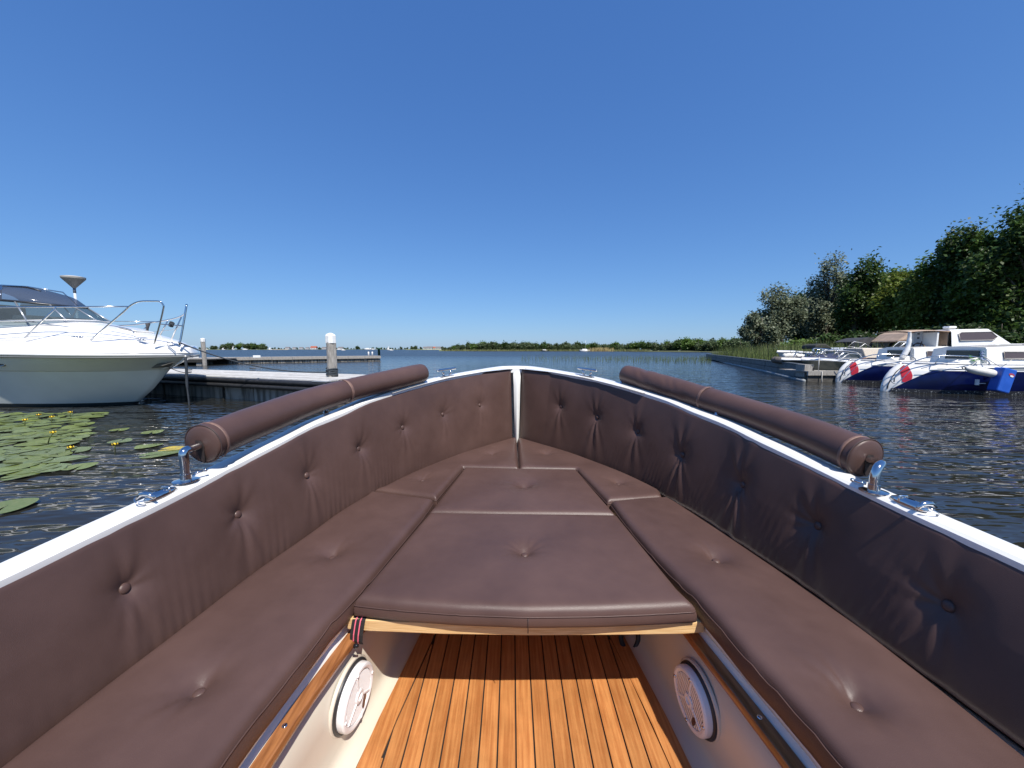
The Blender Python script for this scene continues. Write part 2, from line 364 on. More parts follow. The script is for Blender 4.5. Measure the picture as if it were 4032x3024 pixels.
# hull shell + gunwale, one loft from the inside of the coaming over the gunwale down to below the water
def loft(lines, zf):
    """lines: list of (offset, zfunc) -> full closed-at-bow strips from port stern round the stem to starboard stern"""
    rows = []
    for off, zf_ in lines:
        p = resample(hull_line(off), 150)
        row = [(X0 - h, Y, zf_(Y)) for Y, h in p] + [(X0 + h, Y, zf_(Y)) for Y, h in p[::-1][1:]]
        rows.append(row)
    return rows
gw = 0.078
def bowf(Y): return max(0.0, min(1.0, (Y - 2.2) / 1.0))
rows = loft([(.140, lambda Y: zg(Y) - .10), (.126, lambda Y: zg(Y) - .012), (.127, lambda Y: zg(Y) + .003), (.136, lambda Y: zg(Y) + .010), (.165, lambda Y: zg(Y) + .012 + .006 * bowf(Y)),
             (.192, lambda Y: zg(Y) + .009 + .008 * bowf(Y)), (.198, lambda Y: zg(Y) + .003 + .008 * bowf(Y)), (.201, lambda Y: zg(Y) - .008), (.203, lambda Y: zg(Y) - .045), (.19, lambda Y: zg(Y) - .06)], None)
part("gunwale", G().grid(rows, flip=True), GEL, boat, auto=28)
rows = loft([(.192, lambda Y: zg(Y) - .055), (.185, lambda Y: zg(Y) - .2), (.15, lambda Y: .35), (.08, lambda Y: .12), (-.02, lambda Y: -.08), (-.25, lambda Y: -.3)], None)
part("hull", G().grid(rows, flip=True), GEL, boat)
# inner lining behind the backrests
rows = loft([(.150, lambda Y: zg(Y) - .08), (.135, lambda Y: .75), (.075, lambda Y: .50), (.05, lambda Y: .14)], None)
part("inner_lining", G().grid(rows), GEL, boat)
pl = hull_line(.192); g = G()
tr = [(X0 - pl[0, 1], pl[0, 0], zg(-2)), (X0 + pl[0, 1], pl[0, 0], zg(-2)), (X0 + pl[0, 1] * .8, pl[0, 0], -.3), (X0 - pl[0, 1] * .8, pl[0, 0], -.3)]
g.add(tr + [(a, b_ - .04, c) for a, b_, c in tr], [(0, 1, 2, 3), (7, 6, 5, 4), (0, 4, 5, 1), (1, 5, 6, 2), (2, 6, 7, 3), (3, 7, 4, 0)])
part("transom", g, GEL, boat, smooth=False)
# stem post between the two backrests: a white rib with a bevelled face
g = G()
prof = []
for z, w, dy in ((.50, .010, 0.0), (.57, .016, 0.0), (.8, .022, .012), (1.0, .027, .03), (1.10, .032, .05), (1.142, .046, .075)):
    yb = 3.135 + dy
    prof.append([(X0 + .006 - w - .004, yb + .10, z), (X0 + .006 - w, yb + .006, z), (X0 + .006 - w * .15, yb - .010, z), (X0 + .006 + w * .25, yb - .010, z), (X0 + .006 + w, yb + .008, z), (X0 + .006 + w + .004, yb + .10, z)])
g.grid(prof, flip=True)
part("stem_post", g, GEL, boat, auto=35)
# breasthook: the white piece closing the bow tip between the gunwale ends
p = resample(hull_line(.134), 300); q = [(h, Y) for Y, h in p if Y > 3.185]
g = G(); poly = [(X0 - h, Y) for h, Y in q] + [(X0 + h, Y) for h, Y in q[::-1][1:]]
g.prism(poly, zg(3.25) - .03, zg(3.2) + .0095)
part("breasthook", g, GEL, boat, smooth=False)
# floor pan and the walls under the seats
WL = [(-1.2, -.53), (.2, -.527), (.7, -.513), (.85, -.503), (1.05, -.475), (1.25, -.447), (1.5, -.412), (2.0, -.33), (2.3, -.22)]
WR = [(-1.2, .595), (.2, .592), (.72, .576), (.85, .562), (.97, .549), (1.08, .537), (1.355, .505), (1.5, .478), (2.0, .39), (2.3, .28)]
def wl(Y): return float(np.interp(Y, [a for a, _ in WL], [c for _, c in WL]))
def wr(Y): return float(np.interp(Y, [a for a, _ in WR], [c for _, c in WR]))
YS = list(np.linspace(-1.2, 2.3, 60))
def side_wall(fn, s):
    """cream wall with a rounded foot running into the floor pan, and the ledge above it"""
    rows = []
    for Y in YS:
        x = fn(Y); rw = [(x - s * .075, Y, .149)]
        for k in range(6):
            a = k / 5 * math.pi / 2
            rw.append((x - s * .04 + s * .04 * math.sin(a), Y, .19 - .04 * math.cos(a)))
        rw += [(x + s * .004, Y, .30), (x + s * .012, Y, .440), (x + s * .03, Y, .446)]
        rows.append(rw)
    return G().grid(rows, flip=(s > 0))
part("side_panel", side_wall(wl, -1), CREAM, boat)
part("side_panel", side_wall(wr, 1), CREAM, boat)
g = G().grid([[(wl(Y) - .0 , Y, .147) for Y in YS], [(wr(Y) + .0, Y, .147) for Y in YS]], flip=False)
part("floor_pan", g, GEL, boat, smooth=False)
g = G().add([(wl(2.3) - .05, 2.3, .14), (wr(2.3) + .05, 2.3, .14), (wr(2.3) + .05, 2.3, .49), (wl(2.3) - .05, 2.3, .49)], [(0, 3, 2, 1)])
part("bulkhead", g, CREAM, boat, smooth=False)
def ledge(fn, s):
    """white seat lip: upright with a shallow groove, then the seat top"""
    rows = []
    for Y in list(np.linspace(-1.2, 2.34, 60)):
        x = fn(Y)
        out = seam_x(min(Y, 3.1), s) + s * .05
        rows.append([(x + s * .028, Y, .440), (x + s * .029, Y, .455), (x + s * .036, Y, .460), (x + s * .036, Y, .466), (x + s * .029, Y, .471), (x + s * .030, Y, .486), (x + s * .038, Y, .4975), (out, Y, .4975)])
    return G().grid(rows, flip=(s > 0))
part("seat_lip", ledge(wl, -1), GEL, boat, auto=60)
part("seat_lip", ledge(wr, 1), GEL, boat, auto=60)
# bow locker top under the bow cushions
p = resample(hull_line(.05), 120); q = [(h, Y) for Y, h in p if Y > 2.33]
g = G(); poly = [(X0 - h, Y) for h, Y in q] + [(X0 + h, Y) for h, Y in q[::-1][1:]]
g.prism(poly, .44, .4965); part("bow_locker", g, GEL, boat, smooth=False)
# wooden battens with a screw
def batten(fn, s):
    rows = []
    for Y in YS[:-6]:
        x = fn(Y)
        rows.append([(x - s * .006, Y, .4455), (x - s * .008, Y, .440), (x - s * .008, Y, .425), (x - s * .004, Y, .420), (x + s * .026, Y, .420), (x + s * .026, Y, .4465), (x + s * .0, Y, .4475)])
    g = G().grid(rows, close_v=True, flip=(s < 0)); return g
for fn, s, ysc in ((wl, -1, .80), (wr, 1, .82)):
    bt = part("wood_batten", batten(fn, s), MAHOG, boat, auto=40)
    x = fn(ysc); g = G().lathe((x + s * .010, ysc, .447), [(.0065, 0), (.0060, .002), (.004, .0032), (.0005, .0034)], 12)
    part("screw", g, CHROME, bt)
# teak planks
def clip(poly, a, c, keep):
    out = []
    for i in range(len(poly)):
        p, q = poly[i], poly[(i + 1) % len(poly)]
        f = lambda t: ((c[0] - a[0]) * (t[1] - a[1]) - (c[1] - a[1]) * (t[0] - a[0])) * keep
        fp, fq = f(p), f(q)
        if fp >= 0: out.append(p)
        if fp * fq < 0: t = fp / (fp - fq); out.append((p[0] + (q[0] - p[0]) * t, p[1] + (q[1] - p[1]) * t))
    return out
FL = lambda Y: float(np.interp(Y, [-1.2, .5, .96, 1.236, 1.461, 2.2], [-.46, -.46, -.433, -.395, -.367, -.235]))
FR = lambda Y: float(np.interp(Y, [-1.2, .5, .96, 1.249, 1.442, 2.2], [.525, .52, .494, .471, .449, .325]))
g = G(); yy = list(np.linspace(-1.1, 2.2, 24))
g.prism([(FL(Y), Y) for Y in yy] + [(FR(Y), Y) for Y in yy[::-1]], .1475, .1515)
part("caulked_subfloor", g, CAULK, boat, smooth=False)
# margin boards (two straight pieces each side) and straight planks clipped against them
MB = .056
def margin(fn, s, y0, y1):
    ys_ = [y for y in np.linspace(y0, y1, 10)]
    a = [(fn(y), y) for y in ys_]; c = [(fn(y) - s * MB, y) for y in ys_]
    g = G().prism(a + c[::-1] if s < 0 else (a + c[::-1])[::-1], .1515, .1575); return g
PW, GAP = .0530, .0048
for fn, s in ((FL, -1), (FR, 1)):
    part("teak_plank", margin(fn, s, -1.1, 2.2), TEAK, boat, smooth=False)
np_ = 17
for k in range(np_):
    xc = -.0055 + (k - 8) * PW + .0435
    x0, x1 = xc - PW / 2 + GAP / 2, xc + PW / 2 - GAP / 2
    yy = np.linspace(-1.1, 2.2, 120)
    ok = [y for y in yy if FL(y) + MB + GAP < x1 - .004 and FR(y) - MB - GAP > x0 + .004]
    if len(ok) < 4: continue
    l = [(max(x0, FL(y) + MB + GAP), y) for y in ok]; r = [(min(x1, FR(y) - MB - GAP), y) for y in ok]
    def simp(p):
        o = [p[0]]
        for i in range(1, len(p) - 1):
            if abs((p[i][0] - o[-1][0]) * (p[i + 1][1] - p[i][1]) - (p[i + 1][0] - p[i][0]) * (p[i][1] - o[-1][1])) > 1e-7: o.append(p[i])
        return o + [p[-1]]
    g = G().prism((simp(l) + simp(r)[::-1])[::-1], .1515, .1573)
    part("teak_plank", g, TEAK, boat, smooth=False)
# loudspeakers in the side panels
def speaker(fn, s, Y, z, K=.785):
    x = fn(Y) + s * .003; e = .05
    t = Vector((fn(Y + e) - fn(Y - e), 2 * e, 0)).normalized()
    n = Vector((-s * t.y, s * t.x, -.05)).normalized()
    if n.x * s > 0: n = -n
    up = n.cross(t).normalized(); up = up if up.z > 0 else -up
    c = Vector((x, Y, z))
    def lath(prof, nn=40):
        g = G(); g.grid([[c + n * h + (t * math.cos(2 * math.pi * k / nn) + up * math.sin(2 * math.pi * k / nn)) * r * K for k in range(nn)] for r, h in prof], close_v=True)
        return g
    sp = part("speaker", lath([(.108, .010), (.108, .027), (.104, .032), (.097, .0335), (.088, .031), (.0865, .026), (.01, .0255)]), PLASTIC, boat, auto=30)
    part("gasket", lath([(.118, -.004), (.1185, .007), (.115, .0115), (.107, .012), (.106, .0)]), BLACK, sp)
    part("trim_ring", lath([(.126, -.004), (.126, .0035), (.1235, .005), (.1175, .005)]), CREAM, sp)
    # slotted grille: raised bars over a darker bed, cut by a Y of three ribs and a hub
    g = G(); d = (t * s * -0.35 + up * 1.0).normalized(); w = n.cross(d).normalized()
    part("grille_bed", lath([(.0862, .0262), (.001, .0262)]), GREYSLOT, sp)
    for k in range(-10, 11):
        o_ = k * .0082 * .785
        half = math.sqrt(max(0, (.0845 * K) ** 2 - o_ ** 2)) - .001
        if half < .012: continue
        g.box(c + n * .0282 + w * o_, (half * 2, .0036, .0046), ax=d, tilt=n)
    part("grille", g, PLASTIC, sp, smooth=False)
    g = G()
    for ang in (100, 215, 330):
        v = (t * math.cos(R(ang)) + up * math.sin(R(ang))); g.box(c + n * .0296 + v * .05 * K, (.074 * K, .0085 * K, .0068), ax=v, tilt=n)
    part("rib", g, PLASTIC, sp, smooth=False, bevel=.002)
    part("hub", lath([(.024, .026), (.024, .034), (.020, .0355), (.015, .035), (.013, .030), (.0005, .0315)], 24), PLASTIC, sp, auto=40)
    v = (t * s * -.42 - up * .62); cc = c + n * .0305 + v * .082 * K
    g = G(); ring = [cc + (d * math.cos(2 * math.pi * k / 18) * (.024 * K) + w * math.sin(2 * math.pi * k / 18) * .0085 * K) for k in range(18)]
    g.add(ring + [p + n * .003 for p in ring], [tuple(range(18, 36))] + [(k, (k + 1) % 18, 18 + (k + 1) % 18, 18 + k) for k in range(18)])
    part("brown_lens", g, LENS, sp, smooth=False)
    for ang in (0, 90, 180, 270):
        v = (t * math.cos(R(ang + 8)) + up * math.sin(R(ang + 8))) * .0945 * K
        g = G(); g.grid([[c + v + n * h + (t * math.cos(2 * math.pi * k / 10) + up * math.sin(2 * math.pi * k / 10)) * r for k in range(10)] for r, h in ((.0052, .033), (.0046, .0352), (.001, .0356))], close_v=True)
        part("screw", g, PLASTIC if s < 0 else CHROME, sp)
speaker(wl, -1, 1.045, .287)
speaker(wr, 1, 1.035, .284)
# small black grab loop on the right side panel, far under the board
pc = at_y(2479, 2505, 1.40); g = G()
g.tube([pc + Vector((.034 * math.cos(a), .01 * math.sin(a), .052 * math.sin(a))) for a in np.linspace(0, 2 * math.pi, 22)[:-1]], .0095, 8, closed=True)
part("grab_loop", g, BLACK, boat)
# drain dots on the floor pan
for px, py in ((1485, 2771), (1461, 2812)):
    p = at_z(px, py, .155); part("pan_screw", G().lathe((p.x, p.y, .1495), [(.003, 0), (.0028, .0012), (.0002, .0014)], 8), CHROME, boat)
# cleats on the gunwale
def gun_point(Y, side, off=.145):
    p = hc + hn * (off + LEAN); i = int(np.argmin(abs(p[:, 0] - Y)))
    return Vector((X0 + side * p[i, 1], p[i, 0], zg(p[i, 0]) + .012)), Vector((side * tg[i, 1], tg[i, 0], 0)).normalized()
def bow_cleat(side, Y):
    c, t = gun_point(Y, side, .150); c.z += .004
    g = G().box(c + Vector((0, 0, .001)), (.13, .030, .004), ax=t)
    cl = part("cleat", g, CHROME, boat, smooth=False, bevel=.0015)
    h = c + Vector((0, 0, .046)); tilt = Vector((0, 0, .004))
    part("horn", G().tube([h - t * .098 - tilt, h - t * .09 - tilt, h + t * .09 + tilt, h + t * .098 + tilt], [.006, .009, .009, .006], 10), CHROME, cl)
    for k in (-1, 1):
        part("post", G().tube([c + t * .03 * k, c + t * .046 * k + Vector((0, 0, .047))], [.009, .0075], 8), CHROME, cl)
bow_cleat(-1, 2.74); bow_cleat(1, 2.74)
def mid_cleat(side, Y):
    c, t = gun_point(Y, side, .152); w = Vector((0, 0, 1)).cross(t)
    K = .60; rows = []
    for z, l, b_ in ((0, .078, .026), (.006, .080, .028), (.020, .070, .024), (.028, .052, .016), (.031, .02, .006)):
        rows.append([c + Vector((0, 0, z * K)) + t * K * l * math.cos(a) * (1 + .15 * math.cos(a)) + w * K * b_ * math.sin(a) for a in np.linspace(0, 2 * math.pi, 21)[:-1]])
    Zv = lambda q: Vector((0, 0, q * K)); w = w * K; t = t * K
    cl = part("cleat", G().grid(rows, close_v=True, flip=True), CHROME, boat)
    b0 = c - t * .062
    part("horn", G().tube([b0 + Zv(.02) - w * .045, b0 + Zv(.036) - w * .02, b0 + Zv(.038), b0 + Zv(.036) + w * .02, b0 + Zv(.016) + w * .045], [.0036, .0057, .0066, .0057, .0036], 10), CHROME, cl)
    part("bail", G().tube([c + t * .03 - w * .024 + Zv(.012), c + t * .034 - w * .018 + Zv(.034), c + t * .034 + w * .018 + Zv(.034), c + t * .03 + w * .024 + Zv(.012)], .003, 8), CHROME, cl)
    part("shackle_ring", G().tube([b0 - t * .02 + Zv(.012) + (w * math.cos(a) * .022 * 1 - t * .02 * math.sin(a) + Vector((0, 0, .010 * math.cos(a)))) for a in np.linspace(0, math.pi, 10)], .0018, 6), CHROME, cl)
mid_cleat(-1, 1.045); mid_cleat(1, .995)

# ---------------------------------------------------------------- cushions
def dimple(d, depth, rad): return depth * np.exp(-(d / rad) ** 1.15)
def button_mesh(name, c, n, r, m, parent):
    n = Vector(n).normalized()
    g = G().lathe(Vector(c), [(r * .86, -.008), (r, -.002), (r * .97, .0015), (r * .75, .0045), (r * .4, .006), (.0004, .0065)], 18, ax=n)
    part(name, g, m, parent)
def warp(n, e):
    """0..1 parameters with extra samples near both ends; e = edge width as a fraction"""
    a = np.array([0, .08, .22, .42, .68, 1.0]) * e
    return np.unique(np.r_[a, np.linspace(e, 1 - e, n), 1 - a])
def seat_cushion(name, label, S, nu, nv, ztop, thick, buttons, org, group, rng, rad=.026, crown=.010, base_d=.030):
    """S: four side polylines (bottom u, right v, top u, left v); Coons patch between them"""
    bot, rgt, topp, lef = [resample(s, 400) for s in S]
    Lu = np.linalg.norm(np.diff(bot, axis=0), axis=1).sum(); Lv = np.linalg.norm(np.diff(lef, axis=0), axis=1).sum()
    u = warp(nu, min(.25, rad * 1.3 / max(Lu, .1))); v = warp(nv, min(.25, rad * 1.3 / max(Lv, .1)))
    f = lambda a, t: np.stack([np.interp(t, np.linspace(0, 1, 400), a[:, k]) for k in range(2)], 1)
    B, Tt, Lf, Rt = f(bot, u), f(topp, u), f(lef, v), f(rgt, v)
    U, V = u[None, :, None], v[:, None, None]
    P = (1 - V) * B[None] + V * Tt[None] + (1 - U) * Lf[:, None] + U * Rt[:, None] - ((1 - U) * (1 - V) * bot[0] + U * (1 - V) * bot[-1] + (1 - U) * V * topp[0] + U * V * topp[-1])
    poly = np.vstack([bot[::6], rgt[::6], topp[::-6], lef[::-6]])
    Q = P.reshape(-1, 2); d = seg_dist(Q, poly)
    z = np.where(d < rad, ztop - rad + np.sqrt(np.maximum(0, rad ** 2 - (rad - d) ** 2)), ztop) + crown * (1 - np.exp(-d / .12))
    z = np.where(d < 1e-6, ztop - rad, z)
    ph = rng.uniform(0, 6)
    z += .0022 * np.sin(Q[:, 0] * 9 + ph) * np.sin(Q[:, 1] * 8 + ph * 2) * np.minimum(1, d / .06)
    for bx, by in buttons:
        dx, dy = Q[:, 0] - bx, Q[:, 1] - by; dd = np.hypot(dx, dy); th = np.arctan2(dy, dx); k = rng.integers(9, 13); p0 = rng.uniform(0, 6)
        z -= dimple(dd, base_d * 1.4, .038) * np.minimum(1, d / .03)
        z += .0075 * np.cos(k * th + p0) * (dd / .03) * np.exp(-dd / .026) * (0.75 + .5 * np.sin(th + p0))
    Z = z.reshape(len(v), len(u))
    co = np.dstack([P, Z]); g = G().grid(co.tolist(), flip=False)
    # side: follow the boundary down with a soft bulge
    nb_u, nb_v = len(u), len(v)
    loop = [(0, j) for j in range(nb_u)] + [(i, nb_u - 1) for i in range(1, nb_v)] + [(nb_v - 1, j) for j in range(nb_u - 2, -1, -1)] + [(i, 0) for i in range(nb_v - 2, 0, -1)]
    ring0 = np.array([co[i, j] for i, j in loop]); cen = ring0[:, :2].mean(0)
    tn = np.roll(ring0[:, :2], -1, 0) - np.roll(ring0[:, :2], 1, 0); nn = np.stack([tn[:, 1], -tn[:, 0]], 1); nn /= (np.linalg.norm(nn, axis=1)[:, None] + 1e-9)
    area = 0.5 * np.sum(ring0[:, 0] * np.roll(ring0[:, 1], -1) - np.roll(ring0[:, 0], -1) * ring0[:, 1])
    if area < 0: nn = -nn
    zb = ztop - thick; rings = []
    for fz, out in ((0, 0), (.12, .0012), (.35, .003), (.65, .003), (.88, .001), (1.0, -.006)):
        r_ = ring0.copy(); r_[:, 2] = ring0[:, 2] + (zb - ring0[:, 2]) * fz; r_[:, :2] += nn * out; rings.append(r_.tolist())
    g.grid(rings, close_v=True, flip=(area < 0))
    o = len(g.v); g.v += [tuple(p) for p in rings[-1]]; g.f.append(tuple(range(o, o + len(loop)))[::-1] if area > 0 else tuple(range(o, o + len(loop))))
    root = solo(name, g, LEATHER, label, "cushion", (float(cen[0]), float(cen[1]), zb), group)
    # piping seam round the top edge and round the bottom
    pr = resample(np.vstack([ring0 + np.c_[nn * .0012, np.full(len(nn), .0012)], ring0[:1] + np.r_[nn[0] * .0012, .0012][None]]), 260)[:-1]
    part("piping", G().tube(pr.tolist(), .0017, 6, closed=True), LEATHER, root)
    for bx, by in buttons:
        i = int(np.argmin(np.hypot(Q[:, 0] - bx, Q[:, 1] - by)))
        button_mesh("button", (bx, by, Q_z(z, i) + .006), (0, -.05, 1), .0135, LEATHER, root)
    return root
def Q_z(z, i): return float(z[i])
rng = np.random.default_rng(3)
def seam_line(side, y0, y1, gap):
    p = hc - hn * gap; p = p[(p[:, 0] >= min(y0, y1)) & (p[:, 0] <= max(y0, y1))]
    q = [(X0 + side * h, Y) for Y, h in p]
    return q if y1 > y0 else q[::-1]
def bz(px, py, z=.566): w = at_z(px, py, z); return (w.x, w.y)
SEATG = "brown seat cushions in the bow"
ZT = .574
# bow pair
o_ = [(X0 - .722, 1.958)] + []
olin = [(-.722, 1.958)] + [p for p in seam_line(-1, 2.0, 3.12, .012)] + [(.030, 3.16)]
seat_cushion("seat_cushion", "brown buttoned bow cushion left of the white stem post", [olin, [(.034, 3.16), (.040, 2.325)], [(-.376, 1.852), (-.308, 2.352), (.040, 2.325)], [(-.722, 1.958), (-.55, 1.905), (-.376, 1.852)]], 90, 46, ZT, .078,
             [bz(1663, 1884), bz(1936, 1785)], None, SEATG, rng, crown=.004, base_d=.022)
olin = [(.749, 1.862)] + [p for p in seam_line(1, 1.95, 3.12, .014)] + [(.050, 3.16)]
seat_cushion("seat_cushion", "brown buttoned bow cushion right of the white stem post", [olin, [(.050, 3.16), (.048, 2.325)], [(.464, 1.810), (.400, 2.308), (.048, 2.325)], [(.749, 1.862), (.60, 1.832), (.464, 1.810)]], 90, 46, ZT, .078,
             [bz(2435, 1899), bz(2151, 1785)], None, SEATG, rng, crown=.004, base_d=.022)
# side benches
lin = [(-.53, -.9), (-.53, .2), (-.525, .648), (-.521, .719), (-.508, .838), (-.497, .98), (-.461, 1.153), (-.392, 1.67), (-.384, 1.826)]
lout = [(-.915, -.9)] + seam_line(-1, -.85, 1.90, .006) + [(-.735, 1.935)]
seat_cushion("seat_cushion", "long brown side bench cushion along the sunlit left backrest", [[lin[0], (-.7, -.9), lout[0]], lout, [lin[-1], (-.56, 1.88), lout[-1]], lin], 44, 150, ZT, .076,
             [bz(1309, 2178), bz(782, 2698)], None, SEATG, rng)
lin = [(.597, -.9), (.597, .2), (.594, .621), (.590, .691), (.581, .776), (.569, .848), (.561, .98), (.549, 1.097), (.531, 1.178), (.508, 1.337), (.489, 1.527), (.481, 1.68), (.478, 1.80)]
lout = [(.93, -.9), (.93, .5), (.931, .774), (.926, .944), (.893, 1.21), (.84, 1.53), (.79, 1.80), (.772, 1.858)]
seat_cushion("seat_cushion", "long brown side bench cushion along the shaded right backrest", [[lin[0], (.75, -.9), lout[0]], lout, [lin[-1], (.62, 1.835), lout[-1]], lin], 44, 150, ZT, .076,
             [bz(2820, 2196), bz(3378, 2752)], None, SEATG, rng)
# middle and front infill
seat_cushion("seat_cushion", "small brown trapezoid cushion between the bow cushions and the large front one", [[(-.376, 1.684), (.05, 1.674), (.464, 1.658)], [(.466, 1.656), (.396, 2.300)], [(-.296, 2.340), (.05, 2.318), (.396, 2.300)], [(-.376, 1.684), (-.296, 2.340)]], 70, 60, ZT - .004, .070,
             [bz(2066, 1922, .55)], None, SEATG, rng, crown=.006)
FE = [tuple(at_z(px_, py_, .548).xy) for px_, py_ in ((1395, 2383), (1560, 2402), (1800, 2420), (2075, 2430), (2350, 2427), (2580, 2418), (2741, 2408))]
CENTRE = seat_cushion("seat_cushion", "large brown trapezoid cushion lying on the plywood board", [FE, [FE[-1], (.512, 1.12), (.468, 1.648)], [(-.374, 1.672), (.05, 1.662), (.468, 1.648)], [FE[0], (-.374, 1.672)]], 90, 74, ZT - .002, .060,
             [bz(2066, 2183, .555)], None, SEATG, rng)
part("seam", G().tube([(.045, FE[3][1] - .003, .545), (.045, FE[3][1] - .0045, .525), (.045, FE[3][1] - .003, .502)], .0014, 5), THREAD, CENTRE)
# plywood board carrying the middle cushions
fr = [(-.492, 1.088), (-.488, 1.070), (-.42, 1.062), (-.2, 1.050), (.04, 1.045), (.28, 1.046), (.50, 1.050), (.562, 1.056), (.568, 1.075)]
g = G().prism(fr + [(.535, 1.14), (.49, 1.7), (.40, 2.27), (-.29, 2.29), (-.395, 1.70), (-.475, 1.14)], .472, .5065)
solo("plywood_board", g, PLY, "pale plywood board under the large cushion, bridging the two side benches", "board", (.04, 1.05, .470), smooth=False, bevel=.003)
# webbing strap over the board's left end
root = thing("webbing_strap", "black webbing strap with two pink stripes hanging over the left board end", "strap", (-.45, 1.03, .45))
def strap_pts(w):
    a = Vector((-.470, 1.073, 0)); c = Vector((-.430, 1.066, 0)); p = a.lerp(c, w)
    return [Vector((p.x, p.y + .05, .508)), Vector((p.x, p.y + .008, .509)), Vector((p.x - .001, p.y - .006, .505)), Vector((p.x - .003, p.y - .010, .490)), Vector((p.x - .006, p.y - .014, .465)), Vector((p.x - .008, p.y - .013, .445)), Vector((p.x - .009, p.y - .006, .432))]
def band(w0, w1, lift):
    a = strap_pts(w0); c = strap_pts(w1); g = G(); o = Vector((.0, -lift, lift * .6))
    rows = [[p + o for p in a], [p + o for p in c]]
    g.grid(rows); g.grid([[p + Vector((0, .0014, -.0008)) for p in r_] for r_ in rows], flip=True); return g
part("webbing", band(0, 1, 0), WEB, root, smooth=False)
for w in (.30, .66): part("stripe", band(w - .045, w + .045, .0012), PINK, root, smooth=False)
g = G().ball(strap_pts(.62)[-2] + Vector((0, -.012, -.004)), (.0085, .007, .0075), 12, 8)
part("knob", g, mat("gloss_black", (.01, .01, .011), .08), root)

